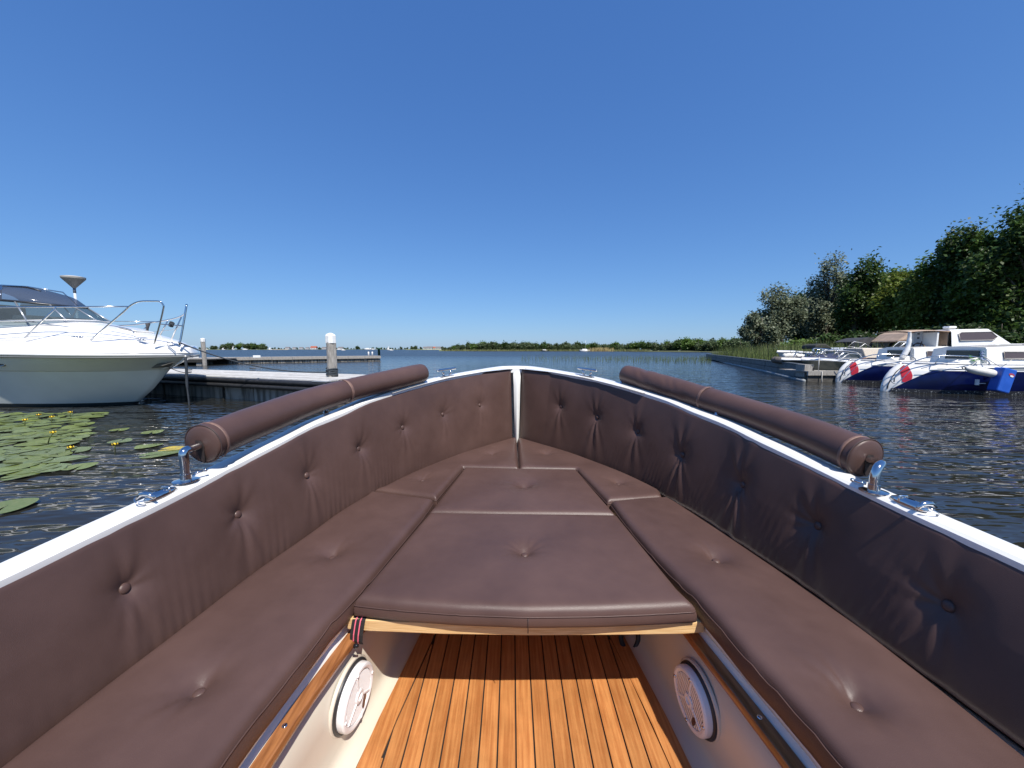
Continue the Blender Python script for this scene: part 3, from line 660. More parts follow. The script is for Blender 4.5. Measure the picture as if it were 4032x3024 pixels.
# backrests
def backrest(side, label, btn_px, fold):
    off = .086
    p0 = hc[(hc[:, 0] > -1.0)]; n0 = hn[(hc[:, 0] > -1.0)]; k = p0[:, 1] > .012
    yend = 3.19
    full = np.c_[p0, n0]; full = resample(full, 560)
    full = full[full[:, 1] > .010]
    full = full[(full[:, 0] < yend)]
    s_len = np.r_[0, np.cumsum(np.hypot(*np.diff(full[:, :2], axis=0).T))]; Ls = s_len[-1]
    rad = .022
    ss = np.r_[np.linspace(0, Ls - rad * 1.4, 500), Ls - rad * np.array([1.2, .95, .7, .45, .25, .1, 0])]
    F = np.stack([np.interp(ss, s_len, full[:, k]) for k in range(4)], 1)
    nrm = F[:, 2:4] / np.linalg.norm(F[:, 2:4], axis=1)[:, None]
    nt_ = 74; t = warp(nt_, .045)
    zb = .528
    zt = np.array([zg(y + .1 * 0) + .006 for y in F[:, 0] + nrm[:, 0] * off])
    # at the stem the top leans less so the two halves meet the post
    offs = off * np.clip((F[:, 1] - .0) / .20, .22, 1.0)
    H = zt - zb
    S2 = ss[:, None] + 0 * t[None]; T2 = (H[:, None] * t[None])
    pb = F[:, :2]; pt = F[:, :2] + nrm * offs[:, None]
    base = pb[:, None, :] * (1 - t[None, :, None]) + pt[:, None, :] * t[None, :, None]
    Zb = zb + T2
    dist = np.minimum(np.minimum(T2, H[:, None] - T2), np.minimum(S2, Ls - S2))
    prof = np.where(dist < rad, -rad + np.sqrt(np.maximum(0, rad ** 2 - (rad - dist) ** 2)), 0) + .010 * (1 - np.exp(-dist / .09)) - .010
    def world(k_, j): return Vector((X0 + side * (base[k_, j, 1]), base[k_, j, 0], Zb[k_, j]))
    # find the buttons on the surface from where the photograph shows them
    cy, sy = math.cos(PITCH), math.sin(PITCH)
    Xw = X0 + side * base[:, :, 1]; Yw = base[:, :, 0]; Zw = Zb - CZ
    dep = Yw * cy - Zw * sy; upv = Yw * sy + Zw * cy
    dep = np.where(dep < .05, 1e9, dep)
    PX = 2016 + FPX * Xw / dep; PY = 1512 - FPX * upv / dep
    disp = prof.copy(); spots = []
    r_ = np.random.default_rng(11 if side < 0 else 23)
    for i, (bx, by) in enumerate(btn_px):
        kk, jj = np.unravel_index(np.argmin((PX - bx) ** 2 + (PY - by) ** 2), PX.shape)
        a = (S2 - S2[kk, jj]); b_ = (T2 - T2[kk, jj]); dd = np.hypot(a, b_); spots.append((kk, jj))
        disp -= dimple(dd, .030 * r_.uniform(.8, 1.15), .036 * r_.uniform(.85, 1.25))
        th = np.arctan2(a, -b_)                    # 0 = straight down
        k_ = r_.uniform(11, 15); p0_ = r_.uniform(0, 6)
        fd = fold[i]
        disp += fd * .0062 * np.cos(k_ * (th - r_.uniform(-.2, .2)) + p0_) * np.exp(-(th / .42) ** 2) * (dd / .05) * np.exp(1 - dd / .075) * .62
        th2 = np.arctan2(a, b_)
        disp += fd * .0045 * np.cos(k_ * .8 * th2 + p0_ * 1.7) * np.exp(-((th2 - .1) / .5) ** 2) * (dd / .04) * np.exp(1 - dd / .05) * .6
        disp += .0019 * np.cos(int(r_.integers(5, 10)) * th + p0_) * (dd / .025) * np.exp(1 - dd / r_.uniform(.016, .026)) * (.45 + .55 * np.cos(th - p0_ * 1.3))
    # gathers above the bottom seam
    gat = np.zeros_like(disp)
    for c0, w0, amp in ((2.9, .55, .0026), (2.1, .5, .0018 if side < 0 else .0026)):
        ph = np.cumsum(r_.uniform(.6, 1.4, len(ss))) / len(ss) * Ls
        w = np.exp(-((S2 - c0) / w0) ** 2) * np.exp(-(T2 / .10)) * np.minimum(1, T2 / .02)
        gat += amp * np.sin((ph[:, None] + .25 * T2 * (1 if side > 0 else -.6)) * 2 * math.pi / .030) * w * (.55 + .45 * np.sin(S2 * 17))
    disp += gat + .0018 * np.sin(S2 * 6.1 + side) * np.sin(T2 * 9 + S2 * 2) + .0012 * np.sin(S2 * 15.3) * np.sin(T2 * 14 - S2 * 4)
    # inward direction (towards the seats), tipped up by the lean
    lean = np.arctan2(offs, H)
    inn = np.stack([-nrm[:, 1] * side * np.cos(lean), -nrm[:, 0] * np.cos(lean), np.sin(lean)], 1)
    P = np.dstack([X0 + side * base[:, :, 1], base[:, :, 0], Zb]) + inn[:, None, :] * disp[:, :, None]
    g = G().grid(P.tolist(), flip=(side < 0))
    back = np.dstack([X0 + side * base[:, :, 1], base[:, :, 0], Zb]) - inn[:, None, :] * .020
    loop = [(i, 0) for i in range(len(ss))] + [(len(ss) - 1, j) for j in range(1, len(t))] + [(i, len(t) - 1) for i in range(len(ss) - 2, -1, -1)] + [(0, j) for j in range(len(t) - 2, 0, -1)]
    g.grid([[P[i, j].tolist() for i, j in loop], [back[i, j].tolist() for i, j in loop]], close_v=True, flip=(side < 0))
    kq = np.where(F[:, 0] > 2.2)[0]
    ci = [F[k, :2] + nrm[k] * (offs[k] - .006) for k in kq]; co_ = [F[k, :2] + nrm[k] * .115 for k in kq]
    part("coaming", G().grid([[(X0 + side * q[1], q[0], zg(q[0]) + .0075) for q in ci], [(X0 + side * q[1], q[0], zg(q[0]) + .0075) for q in co_]], flip=(side > 0)), GEL, boat)
    mid = len(ss) // 2
    root = solo("backrest_cushion", g, LEATHER, label, "cushion", tuple(P[mid, 0]), "long buttoned backrest cushions")
    edge = [P[i, len(t) - 1] + inn[i] * .001 + np.array([0, 0, .001]) for i in range(0, len(ss), 4)]
    part("piping", G().tube([tuple(e) for e in edge], .0017, 6), LEATHER, root)
    for kk, jj in spots:
        n_ = Vector(inn[kk]); c = Vector(P[kk, jj]) + n_ * .0075
        button_mesh("button", c, n_, .0138, LEATHER, root)
backrest(-1, "long brown buttoned backrest lining the left gunwale, sunlit", [(1895, 1595), (1753, 1631), (1595, 1682), (1431, 1763), (1223, 1868), (964, 2020), (523, 2308)], [.35, .35, .4, .45, .5, .6, .45])
backrest(1, "long brown buttoned backrest lining the right gunwale, mostly shaded", [(2200, 1600), (2344, 1644), (2501, 1700), (2676, 1788), (2900, 1904), (3199, 2065), (3697, 2375)], [.8, 1.2, .7, 1.3, 1.5, .8, .5])

# ---------------------------------------------------------------- padded rails
def padded_rail(side, label, ctr, foot, rad, wrinkle):
    """ctr: centre line of the roll from the near cap to the far cap"""
    path = catmull(ctr, 30); path = resample(path, 120)
    hand = part("handrail", G().tube([tuple(p) for p in rail_tube(side, path, foot)], .0125, 14), CHROME, boat)
    f = Vector(foot)
    fl = G().lathe(f, [(.034, 0), (.034, .002), (.029, .003), (.0145, .0035), (.0142, .022), (.0112, .023)], 24)
    part("flange", fl, CHROME, hand, auto=40)
    part("set_screw", G().tube([f + Vector((.012 * -side, .012, .018)), f + Vector((.030 * -side, .03, .022))], .004, 8).ball(f + Vector((.034 * -side, .034, .023)), .006, 8, 6), CHROME, hand)
    # short supports hidden under the roll
    for fr_ in (.47, .78, .985):
        i = int(fr_ * 119); p = Vector(path[i]); c, _t = gun_point(p.y, side, .183)
        q = c
        part("stanchion", G().tube([q, q.lerp(p, .5), p], .009, 8).lathe(q, [(.016, 0), (.016, .002), (.011, .003), (.011, .012), (.009, .012)], 14), CHROME, hand)
    root = thing("padded_rail_roll", label, "rail pad", tuple(path[60]), "brown padded rolls on the handrails")
    n = len(path); T = np.gradient(path, axis=0); T /= np.linalg.norm(T, axis=1)[:, None]
    rr = np.random.default_rng(5 + (side > 0))
    nk = 56
    def ring(i, r, push=0, wr=None):
        t = Vector(T[i]); u = Vector((0, 0, 1)); u = (u - t * u.dot(t)).normalized(); w = t.cross(u)
        out = []
        for k in range(nk):
            a = 2 * math.pi * k / nk
            q = r + (wr(i, a) if wr else 0)
            # slit with a pinched lower side
            out.append(Vector(path[i]) + t * push + (u * math.cos(a) + w * math.sin(a)) * q)
        return out
    split = int(.40 * n) if side < 0 else int(.62 * n)
    split = int(n * .55)
    cr = [(rr.uniform(.58, .95) if side > 0 else rr.uniform(.05, .95), rr.uniform(0, 6.28), rr.uniform(.012, .03), rr.uniform(.3, .8)) for _ in range(26)]
    def wr(i, a):
        x = i / n; s_ = 0
        for c0, a0, w0, aw in cr:
            da = (a - a0 + math.pi) % (2 * math.pi) - math.pi
            s_ += math.exp(-((x - c0 - .04 * da) / w0) ** 2 - (da / aw) ** 2)
        return wrinkle * (-s_) + .0012 * math.sin(9 * x + 2 * a) - .0035 * max(0, -math.cos(a)) ** 3
    def seg(i0, i1, cap0, cap1):
        rows = []
        if cap0: rows += [[Vector(path[i0]) - Vector(T[i0]) * .004 for _ in range(nk)], ring(i0, rad * .30, -.008, None), ring(i0, rad * .62, -.004, None), ring(i0, rad * .86, .000, None), ring(i0, rad * .965, .004, None)]
        for i in range(i0, i1 + 1):
            e = 1.0
            rows.append(ring(i, rad - .0015 * math.exp(-min(i - i0, i1 - i) / 1.5), 0.006 if (cap0 and i == i0) else 0, wr))
        if cap1: rows += [ring(i1, rad * .96, .012, None), ring(i1, rad * .8, .020, None), ring(i1, rad * .4, .024, None), [Vector(path[i1]) + Vector(T[i1]) * .025 for _ in range(nk)]]
        return G().grid(rows, close_v=True, flip=True)
    part("near_sleeve", seg(0, split, True, False), LEATHER, root)
    part("far_sleeve", seg(split, n - 1, False, True), LEATHER, root)
    for i, nm, mt, w in ((split, "sleeve_joint", LEATHER_WORN, .010), (3, "worn_seam", LEATHER_WORN, .007)):
        rows = [ring(i, rad + .0005, -w), ring(i, rad + .0022, -w * .6), ring(i, rad + .0026, 0), ring(i, rad + .0010, w * .6)]
        part(nm, G().grid(rows, close_v=True, flip=True), mt, root)
    part("cap_stitching", G().tube([tuple(q) for q in ring(0, rad + .0006, .006)], .0022, 6, closed=True), THREAD, root)
    # slit in the cap where the tube comes out
    t = Vector(T[0]); g = G(); u = Vector((0, 0, 1)); u = (u - t * u.dot(t)).normalized(); w = t.cross(u)
    c0 = Vector(path[0]) - t * .0095
    sl = [(.010, .016), (-.010, .018), (-.016, -.004), (-.006, -.045), (.006, -.060), (.012, -.040), (.016, .0)]
    g.add([c0 + w * a + u * b_ - t * (.0 if b_ > -.03 else -.006) for a, b_ in sl], [tuple(range(len(sl)))])
    g.add([c0 + w * a + u * b_ - t * .0002 for a, b_ in sl], [tuple(range(len(sl)))[::-1]])
    part("slit", g, mat("slit_lining", (.022, .014, .013), .8), root, smooth=False)
def rail_tube(side, path, foot):
    a = Vector(path[0]); d = Vector(path[0]) - Vector(path[6]); d.normalize(); f = Vector(foot)
    p = [f, f + Vector((0, 0, .02)), f + Vector((0, 0, .04))]
    c0, c1, c2, c3 = p[-1], f + Vector((0, 0, .11)), a + d * .085, a - d * .012
    for k in range(1, 13):
        t = k / 12; p.append(c0 * (1 - t) ** 3 + c1 * 3 * t * (1 - t) ** 2 + c2 * 3 * t * t * (1 - t) + c3 * t ** 3)
    return p + [Vector(q) for q in path[2::6]]
def on_rail(px, py, Y): p = at_y(px, py, Y); return (p.x, p.y, p.z)
lc = [on_rail(795, 1751, 1.215), on_rail(1030, 1655, 1.475), on_rail(1306, 1556, 1.89), on_rail(1655, 1470, 2.53)]
lf = at_z(733, 1893, .897); 
padded_rail(-1, "brown padded roll on the left handrail, smooth and sunlit", lc, (lf.x, lf.y, lf.z), .0625, .0005)
rc = [on_rail(3412, 1806, 1.20), on_rail(3130, 1690, 1.475), on_rail(2810, 1580, 1.90), on_rail(2472, 1476, 2.50)]
rf = at_z(3440, 1935, .886)
padded_rail(1, "brown padded roll on the right handrail, wrinkled towards its far end", rc, (rf.x, rf.y, rf.z), .0625, .0036)
# ================================================================ white motor cruiser moored on the left
YT = Vector((-7.45, 8.95, 0)); YD = Vector((-.993, .119, 0)); YN = Vector((-.119, -.993, 0))
def yl(a, b_, z): return YT + YD * a + YN * b_ + Vector((0, 0, z))
yacht = thing("motor_yacht", "white motor cruiser with white hull tinted for shade and steel bow rails at the left edge", "boat", tuple(yl(3, 0, 0)))
ZS = [1.19, 1.16, 1.14, 1.05, .93, .82, .80, .62, .38, .16, .05, -.08, -.35]
def stem(z): return float(np.interp(z, [-.35, -.08, .38, .67, .85, 1.05, 1.14, 1.19], [2.1, 1.62, 1.03, .76, .62, .24, .06, 0.02]))
def ybeam(z): return float(np.interp(z, [-.35, -.08, .16, .38, .62, .80, .82, 1.05, 1.19], [.7, .98, 1.06, 1.12, 1.2, 1.26, 1.30, 1.40, 1.44]))
def ykk(z): return float(np.interp(z, [-.3, .3, .8, 1.19], [1.25, 1.15, .95, .68]))
UA = np.r_[0, np.geomspace(.012, 1, 34)] * 7.5
def yrow(z, dz=0, grow=0, s=1):
    out = []
    for u in UA:
        a = stem(z) + u; b_ = ybeam(z) * (1 - math.exp(-u / ykk(z))) + grow * min(1, u / .05)
        out.append(yl(a, b_ * s, z + dz + .012 * max(0, a - 1)))
    return out
def both(zs, **k):
    return [[p for p in yrow(z, s=1, **k)][::-1] + [p for p in yrow(z, s=-1, **k)][1:] for z in zs]
part("hull", G().grid(both([1.15, 1.05, .93, .82]), flip=True).grid(both([.80, .62, .38, .16, .05]), flip=True).grid([both([.82])[0], both([.80])[0]], flip=True), TINTH, yacht)
part("antifouling", G().grid(both([.05, -.08, -.35]), flip=True), ANTIF, yacht)
# rub rail and the white deck moulding above it
rr_ = []
for z, gr in ((1.14, .0), (1.145, .035), (1.165, .052), (1.19, .050), (1.205, .030), (1.21, .0)):
    rr_.append([p for p in yrow(1.15, dz=z - 1.15, grow=gr, s=1)][::-1] + [p for p in yrow(1.15, dz=z - 1.15, grow=gr, s=-1)][1:])
part("rub_rail", G().grid(rr_[::-1], flip=False), GEL, yacht)
GREYR = mat("grey_rub_strip", (.16, .17, .17), .5)
part("rub_strip", G().tube([yl(0, 0, 0) + (p - yl(0, 0, 0)) for p in [q + Vector((0, 0, -.03)) for q in yrow(1.15, grow=.028, s=1)][::-1] + [q + Vector((0, 0, -.03)) for q in yrow(1.15, grow=.028, s=-1)][1:]], .014, 6), GREYR, yacht)
def deck_row(hz, inset, s):
    out = []
    for u in UA:
        a = .02 + u; b_ = 1.44 * (1 - math.exp(-u / .68)); b_ = max(0, b_ - inset * min(1, u / .4))
        out.append(yl(a + inset * .8 * math.exp(-u / .3), b_ * s, hz(a)))
    return out
def zc(a): return float(np.interp(a, [0, .1, .5, 1.15, 2.1, 2.6, 3.5, 8], [1.36, 1.40, 1.51, 1.66, 1.87, 1.95, 2.02, 2.02]))
def ze(a): return float(np.interp(a, [0, .3, 1.5, 3, 8], [1.33, 1.36, 1.40, 1.45, 1.50]))
drows = []
for fr_, inset in ((0, .0), (.35, .02), (.8, .05), (1.0, .075), (1.02, .12)):
    hz = lambda a, fr_=fr_: 1.205 + .012 * max(0, a - 1) + (ze(a) - 1.205 - .012 * max(0, a - 1)) * min(fr_, 1.0) + (.006 if fr_ > 1 else 0)
    drows.append(deck_row(hz, inset, 1)[::-1] + deck_row(hz, inset, -1)[1:])
for k in range(1, 9):
    fr_ = k / 8; inset = .12
    def row(s):
        out = []
        for u in UA:
            a = .02 + u; bmax = max(0, 1.44 * (1 - math.exp(-u / .68)) - .12 * min(1, u / .4)); b_ = bmax * (1 - fr_)
            t = 1 - fr_
            # side deck, then the rising coachroof
            prof = 0.0 if t > .80 else (1 - (t / .80) ** 2.6)
            step = .055 * min(1, max(0, (.80 - t) / .06)) * min(1, max(0, (a - .9) / .6))
            zz = ze(a) + .006 + (zc(a) - ze(a)) * (prof * .93 + .07 * (1 - t)) + step * (1 - prof)
            out.append(yl(a + .096 * math.exp(-u / .3), b_ * s, zz))
        return out
    drows.append(row(1)[::-1] + row(-1)[1:])
part("deck_moulding", G().grid(drows, flip=False), GEL, yacht)
# deck hatch and hand holds
def ysurf(a, b_):
    u = a - .02; bm = max(.01, 1.44 * (1 - math.exp(-u / .68)) - .12); t = min(1, abs(b_) / bm)
    prof = 0.0 if t > .8 else (1 - (t / .8) ** 2.6)
    return yl(a, b_, ze(a) + .006 + (zc(a) - ze(a)) * (prof * .93 + .07 * (1 - t)))
hh = G(); pts = [ysurf(1.25, .12), ysurf(1.25, -.3), ysurf(1.75, -.3), ysurf(1.75, .12)]
hh.add([p + Vector((0, 0, .012)) for p in pts] + [p + Vector((0, 0, .04)) for p in pts], [(0, 1, 2, 3), (7, 6, 5, 4), (0, 4, 5, 1), (1, 5, 6, 2), (2, 6, 7, 3), (3, 7, 4, 0)])
part("deck_hatch", hh, GEL, yacht, smooth=False, bevel=.012)
for pts in ([(0, 1263), (120, 1268), (200, 1279), (272, 1288), (288, 1299)], [(430, 1282), (470, 1288), (515, 1299), (528, 1312)]):
    pp = ys(pts, 8.62); part("grab_rail", G().tube([tuple(p) for p in catmull(pp, 5)], .011, 7), CHROME, yacht)
for px, py in ((304, 1332), (558, 1337)):
    c = at_y(px, py, 8.30 if px < 400 else 8.5); g = G().box(c + Vector((0, 0, -.02)), (.16, .05, .012), ax=YD)
    cl = part("cleat", g, CHROME, yacht, smooth=False)
    part("horn", G().tube([c + YD * .14 + Vector((0, 0, .03)), c + YD * .07 + Vector((0, 0, .035)), c - YD * .07 + Vector((0, 0, .035)), c - YD * .14 + Vector((0, 0, .03))], .012, 8), CHROME, cl)
    for k in (-1, 1): part("post", G().tube([c + YD * .04 * k - Vector((0, 0, .02)), c + YD * .04 * k + Vector((0, 0, .035))], .014, 7), CHROME, cl)
c = at_y(672, 1354, 8.62); part("fairlead", G().tube([c + YD * .09 - Vector((0, 0, .03)), c + YD * .09 + Vector((0, 0, .03)), c - YD * .05 + Vector((0, 0, .03)), c - YD * .05 - Vector((0, 0, .03))], .010, 6, closed=True), CHROME, yacht)
# bow rails
def rail(name, pts, Y, r=.0145, n=4, parent=None):
    P = [at_y(x, y, (Y if not hasattr(Y, '__len__') else Y[i])) for i, (x, y) in enumerate(pts)]
    return part(name, G().tube([tuple(p) for p in (catmull(P, n) if n > 1 else P)], r, 8), CHROME, parent or yacht)
ra = rail("bow_rail", [(357, 1340), (420, 1285), (485, 1229), (515, 1202), (550, 1187), (600, 1185.5), (628, 1187), (642, 1200), (643, 1215), (628, 1280), (607, 1355)], [8.2, 8.2, 8.22, 8.23, 8.25, 8.3, 8.33, 8.35, 8.36, 8.4, 8.45], .0165)
rail("rail_leg", [(98, 1330), (160, 1270), (224, 1208)], 8.12, n=1, parent=ra)
rail("top_rail", [(-160, 1211), (0, 1210), (224, 1208), (503, 1207)], [8.05, 8.1, 8.12, 8.23], n=1)
rail("lower_rail", [(-160, 1262), (211, 1263.5), (420, 1265), (628, 1267)], [8.05, 8.14, 8.2, 8.4], .008, n=1)
rb = rail("pulpit_post", [(706, 1358), (716, 1310), (728, 1240), (735, 1198)], [8.75, 8.8, 8.85, 8.9], .020)
rail("port_rail", [(450, 1283), (530, 1279), (633, 1265), (690, 1253), (722, 1240), (731, 1226)], [9.9, 9.85, 9.6, 9.3, 9.05, 8.9], .0165)
for p, Y in (([(629, 1321), (645, 1292), (661, 1263)], 9.55), ([(675, 1337), (694, 1293), (714, 1249)], 9.2), ([(560, 1306), (575, 1288)], 9.8)):
    rail("port_leg", p, Y, n=1)
rail("port_wire", [(577, 1310), (640, 1303), (690, 1296), (714, 1283)], [9.75, 9.5, 9.2, 8.95], .006)
part("furled_strap", G().tube([tuple(at_y(579, 1310, 9.7)), tuple(at_y(581, 1290, 9.7)), tuple(at_y(582, 1274, 9.7))], [.020, .028, .05], 7), CANV, yacht)
cbx = rail("cross_bar", [(631, 1276), (675, 1280), (718, 1283)], [8.4, 8.6, 8.82], .012, n=1)
part("rope_knot", G().ball(at_y(675, 1277, 8.6), (.05, .045, .05), 10, 7).tube([tuple(at_y(675, 1277, 8.6) + Vector((.05 * math.cos(a), .02 * math.sin(3 * a), .055 * math.sin(a)))) for a in np.linspace(0, 6.1, 14)], .014, 6), ROPE_D, cbx)
# bow roller and anchor shank under the tip
part("bow_roller", G().tube([tuple(at_y(732, 1401, 8.9)), tuple(at_y(716, 1421, 8.9)), tuple(at_y(700, 1432, 8.9)), tuple(at_y(687, 1435, 8.9))], .016, 7), WHITEP, yacht)
part("anchor_fluke", G().add([at_y(612, 1430, 8.8), at_y(686, 1426, 8.75), at_y(668, 1446, 8.85), at_y(590, 1450, 8.8), at_y(640, 1440, 8.6)], [(0, 1, 4), (1, 2, 4), (2, 3, 4), (3, 0, 4), (0, 3, 2, 1)]), mat("galvanised_steel", (.20, .195, .18), .55, metal=.6), yacht, smooth=False)
part("anchor_shank", G().tube([tuple(at_y(634, 1455, 8.85)), tuple(at_y(655, 1446, 8.85)), tuple(at_y(668, 1442, 8.85))], .022, 7), WHITEP, yacht)
# porthole in the hull
pc = at_y(2, 1422, 8.03); g = G(); n_ = Vector((.12, -.99, 0))
ring = lambda k, d: [pc + Vector((.105 * k * (1 if math.cos(a) > 0 else 1.6) * math.copysign(abs(math.cos(a)) ** .7, math.cos(a)), 0, .095 * k * math.copysign(abs(math.sin(a)) ** .8, math.sin(a)))) + n_ * d for a in np.linspace(0, 2 * math.pi, 25)[:-1]]
ph = part("porthole", G().grid([ring(1.18, -.05), ring(1.18, .012), ring(1.1, .022), ring(1.0, .014)], close_v=True, flip=True), CHROME, yacht)
g = G(); r_ = ring(1.0, .013); g.add(r_, [tuple(range(24))[::-1]]); part("pane", g, DKGL, ph, smooth=False)
# windscreen and see-through hood
WB = [(2.42, 0, 1.965), (2.62, .45, 1.955), (3.15, .78, 1.92), (4.3, .98, 1.90), (6.0, 1.05, 1.90)]
WT = [(3.02, 0, 2.30), (3.15, .36, 2.31), (3.6, .66, 2.36), (4.6, .86, 2.44), (6.0, .92, 2.47)]
SMOKE = glassmat("tinted_windscreen", (.40, .50, .54), .22); VINYL = glassmat("smoky_hood_vinyl", (.40, .43, .50), .20, .08)
for s in (-1, 1):
    for i in range(4):
        q = [yl(WB[i][0], WB[i][1] * s, WB[i][2]), yl(WB[i + 1][0], WB[i + 1][1] * s, WB[i + 1][2]), yl(WT[i + 1][0], WT[i + 1][1] * s, WT[i + 1][2]), yl(WT[i][0], WT[i][1] * s, WT[i][2])]
        part("windscreen_pane", G().add(q, [(0, 1, 2, 3)]), SMOKE, yacht, smooth=False)
FRM = mat("dark_window_frame", (.03, .032, .036), .35, metal=.4)
fr_all = part("windscreen_frame", G().tube([yl(a, -b_, z) for a, b_, z in WT][::-1] + [yl(a, b_, z) for a, b_, z in WT[1:]], .026, 8), FRM, yacht)
part("base_trim", G().tube([yl(a, -b_, z) for a, b_, z in WB][::-1] + [yl(a, b_, z) for a, b_, z in WB[1:]], .016, 6), GEL, yacht)
for i, s in ((0, 1), (1, 1), (2, 1), (3, 1), (1, -1), (2, -1), (3, -1)):
    part("mullion", G().tube([yl(WB[i][0], WB[i][1] * s, WB[i][2]), yl(WT[i][0], WT[i][1] * s, WT[i][2])], .018, 6), mat("grey_mullion", (.45, .47, .48), .3, metal=.7), yacht)
for s in (-1, 1):                                           # inside bracing of the hood
    part("hood_bow", G().tube([yl(4.4, .8 * s, 1.95), yl(3.9, .7 * s, 2.4), yl(4.1, .55 * s, 2.74), yl(4.3, 0, 2.80)], .016, 6), CHROME, yacht)
part("steering_seat", G().box(yl(4.6, .25, 2.05), (.5, .5, .55), ax=YD), mat("dark_seat_vinyl", (.035, .038, .045), .6), yacht, smooth=False, bevel=.06)
part("dashboard", G().box(yl(3.6, 0, 1.98), (.5, 1.2, .16), ax=YD), mat("grey_dashboard", (.12, .12, .13), .6), yacht, smooth=False, bevel=.04)
hrows = []
for a0, zt in ((3.02, 2.30), (3.35, 2.47), (3.75, 2.66), (4.1, 2.75), (4.6, 2.79), (5.4, 2.82), (6.0, 2.82)):
    base_b = float(np.interp(a0, [c[0] for c in WT], [c[1] for c in WT])); bz_ = float(np.interp(a0, [c[0] for c in WT], [c[2] for c in WT]))
    hrows.append([yl(a0 + .10 * (1 - math.sin(t)), math.cos(t) * (base_b + .05), bz_ + (zt - bz_) * math.sin(t) ** .75) for t in np.linspace(.0, math.pi, 19)])
part("hood", G().grid(hrows), VINYL, yacht)
part("hood_piping", G().tube([hrows[i][9] + Vector((0, 0, .01)) + YN * .1 for i in range(2, 7)], [.012, .022, .026, .026, .026], 6), FRM, yacht)
# mushroom harbour lamp behind the cruiser
def lamp_post():
    b0 = at_y(289, 1100, 13.7); b0.z = .6
    t = thing("harbour_lamp", "pale lamp post with a wide conical grey head, standing behind the white cruiser", "lamp post", tuple(b0))
    h = 3.83 - .6
    part("pole", G().lathe(b0, [(.06, 0), (.06, .03), (.04, .04), (.036, h - .50)], 12), POLEG, t)
    part("collar", G().lathe(b0, [(.04, h - .58), (.04, h - .40)], 12), mat("dark_collar", (.12, .14, .17), .4), t)
    part("lamp_head", G().lathe(b0, [(.04, h - .42), (.06, h - .39), (.27, h - .13), (.305, h - .09), (.305, h - .045), (.29, h - .03)], 28), LAMPG, t, auto=25)
    part("lamp_lid", G().lathe(b0, [(.309, h - .045), (.309, h - .028), (.20, h - .005), (.01, h)], 28), mat("pale_lamp_lid", (.55, .53, .48), .5), t, auto=40)
lamp_post()

# ================================================================ jetty on the left
DU = Vector((-.93, .367, 0)).normalized(); DN = Vector((.367, .93, 0)).normalized(); DA = Vector((-4.22, 8.60, 0))
def dk(l, w, z): return DA + DU * l + DN * w + Vector((0, 0, z))
jetty = thing("jetty", "grey plank jetty with black fender tubes on a stained concrete float, behind the left roll", "jetty", tuple(dk(4, 1, 0)))
DW, DLEN = 1.85, 14.5
nP = 14; pw = DW / nP; rj = random.Random(4)
for i in range(nP):
    l = -.1
    first = rj.uniform(1.5, 4.2)
    while l < DLEN:
        e = min(DLEN, l + (first if l < 0 else rj.uniform(3.2, 4.6)))
        g = G().box(dk((l + e) / 2, (i + .5) * pw, .585 + rj.uniform(-.004, .004)), (e - l - .008, pw - .014, .032), ax=DU)
        part("plank", g, DECKW, jetty, smooth=False)
        l = e
g = G().box(dk(DLEN / 2 - .1, .035, .50), (DLEN, .05, .135), ax=DU); part("edge_beam", g, BLACK, jetty, smooth=False)
g = G().box(dk(-.11, DW / 2, .50), (.05, DW - .02, .135), ax=DU); part("end_beam", g, BLACK, jetty, smooth=False)
for z, r, o_ in ((.515, .062, -.035), (.385, .055, -.045)):
    part("fender_tube", G().tube([dk(-.12, o_ + .02, z), dk(-.06, o_, z)] + [dk(l, o_, z) for l in np.linspace(.3, DLEN, 12)], r, 12), BLACK, jetty)
g = G().box(dk(DLEN / 2, .085, .385), (DLEN, .04, .14), ax=DU); part("fascia_board", g, mat("black_stained_wood", (.012, .011, .010), .75, col2=(.03, .028, .025), vs=5, vstretch=(6, 6, .8)), jetty, smooth=False)
l = .05
while l < 7.4:
    e = min(7.4, l + 2.45)
    part("concrete_float", G().box(dk((l + e) / 2, .97, .08), (e - l - .03, 1.72, .46), ax=DU), CONC, jetty, smooth=False, bevel=.01); l = e
part("concrete_float", G().box(dk(11.8, .95, .10), (4.6, 1.72, .46), ax=DU), CONC, jetty, smooth=False, bevel=.01)
part("corner_cap", G().box(dk(.05, -.02, .575), (.42, .14, .02), ax=DU), mat("galvanised_plate", (.4, .41, .42), .45, metal=.5), jetty, smooth=False)
for px, py in ((745, 1466), (995, 1459)):
    c = at_z(px, py, .60); cl = part("cleat", G().box(c + Vector((0, 0, .012)), (.16, .06, .02), ax=DU), mat("grey_iron", (.10, .10, .10), .6), jetty, smooth=False)
    part("horn", G().tube([c + DU * .13 + Vector((0, 0, .08)), c + Vector((0, 0, .07)), c - DU * .13 + Vector((0, 0, .08))], .02, 7), MATS["grey_iron"], cl)
for l in (.9, 3.6, 6.2):
    part("brace_strut", G().box(dk(l, .075, .2), (.045, .03, .55), ax=DU, tilt=(.45 * DU.x, .45 * DU.y, .9)), MATS["black_stained_wood"], jetty, smooth=False)
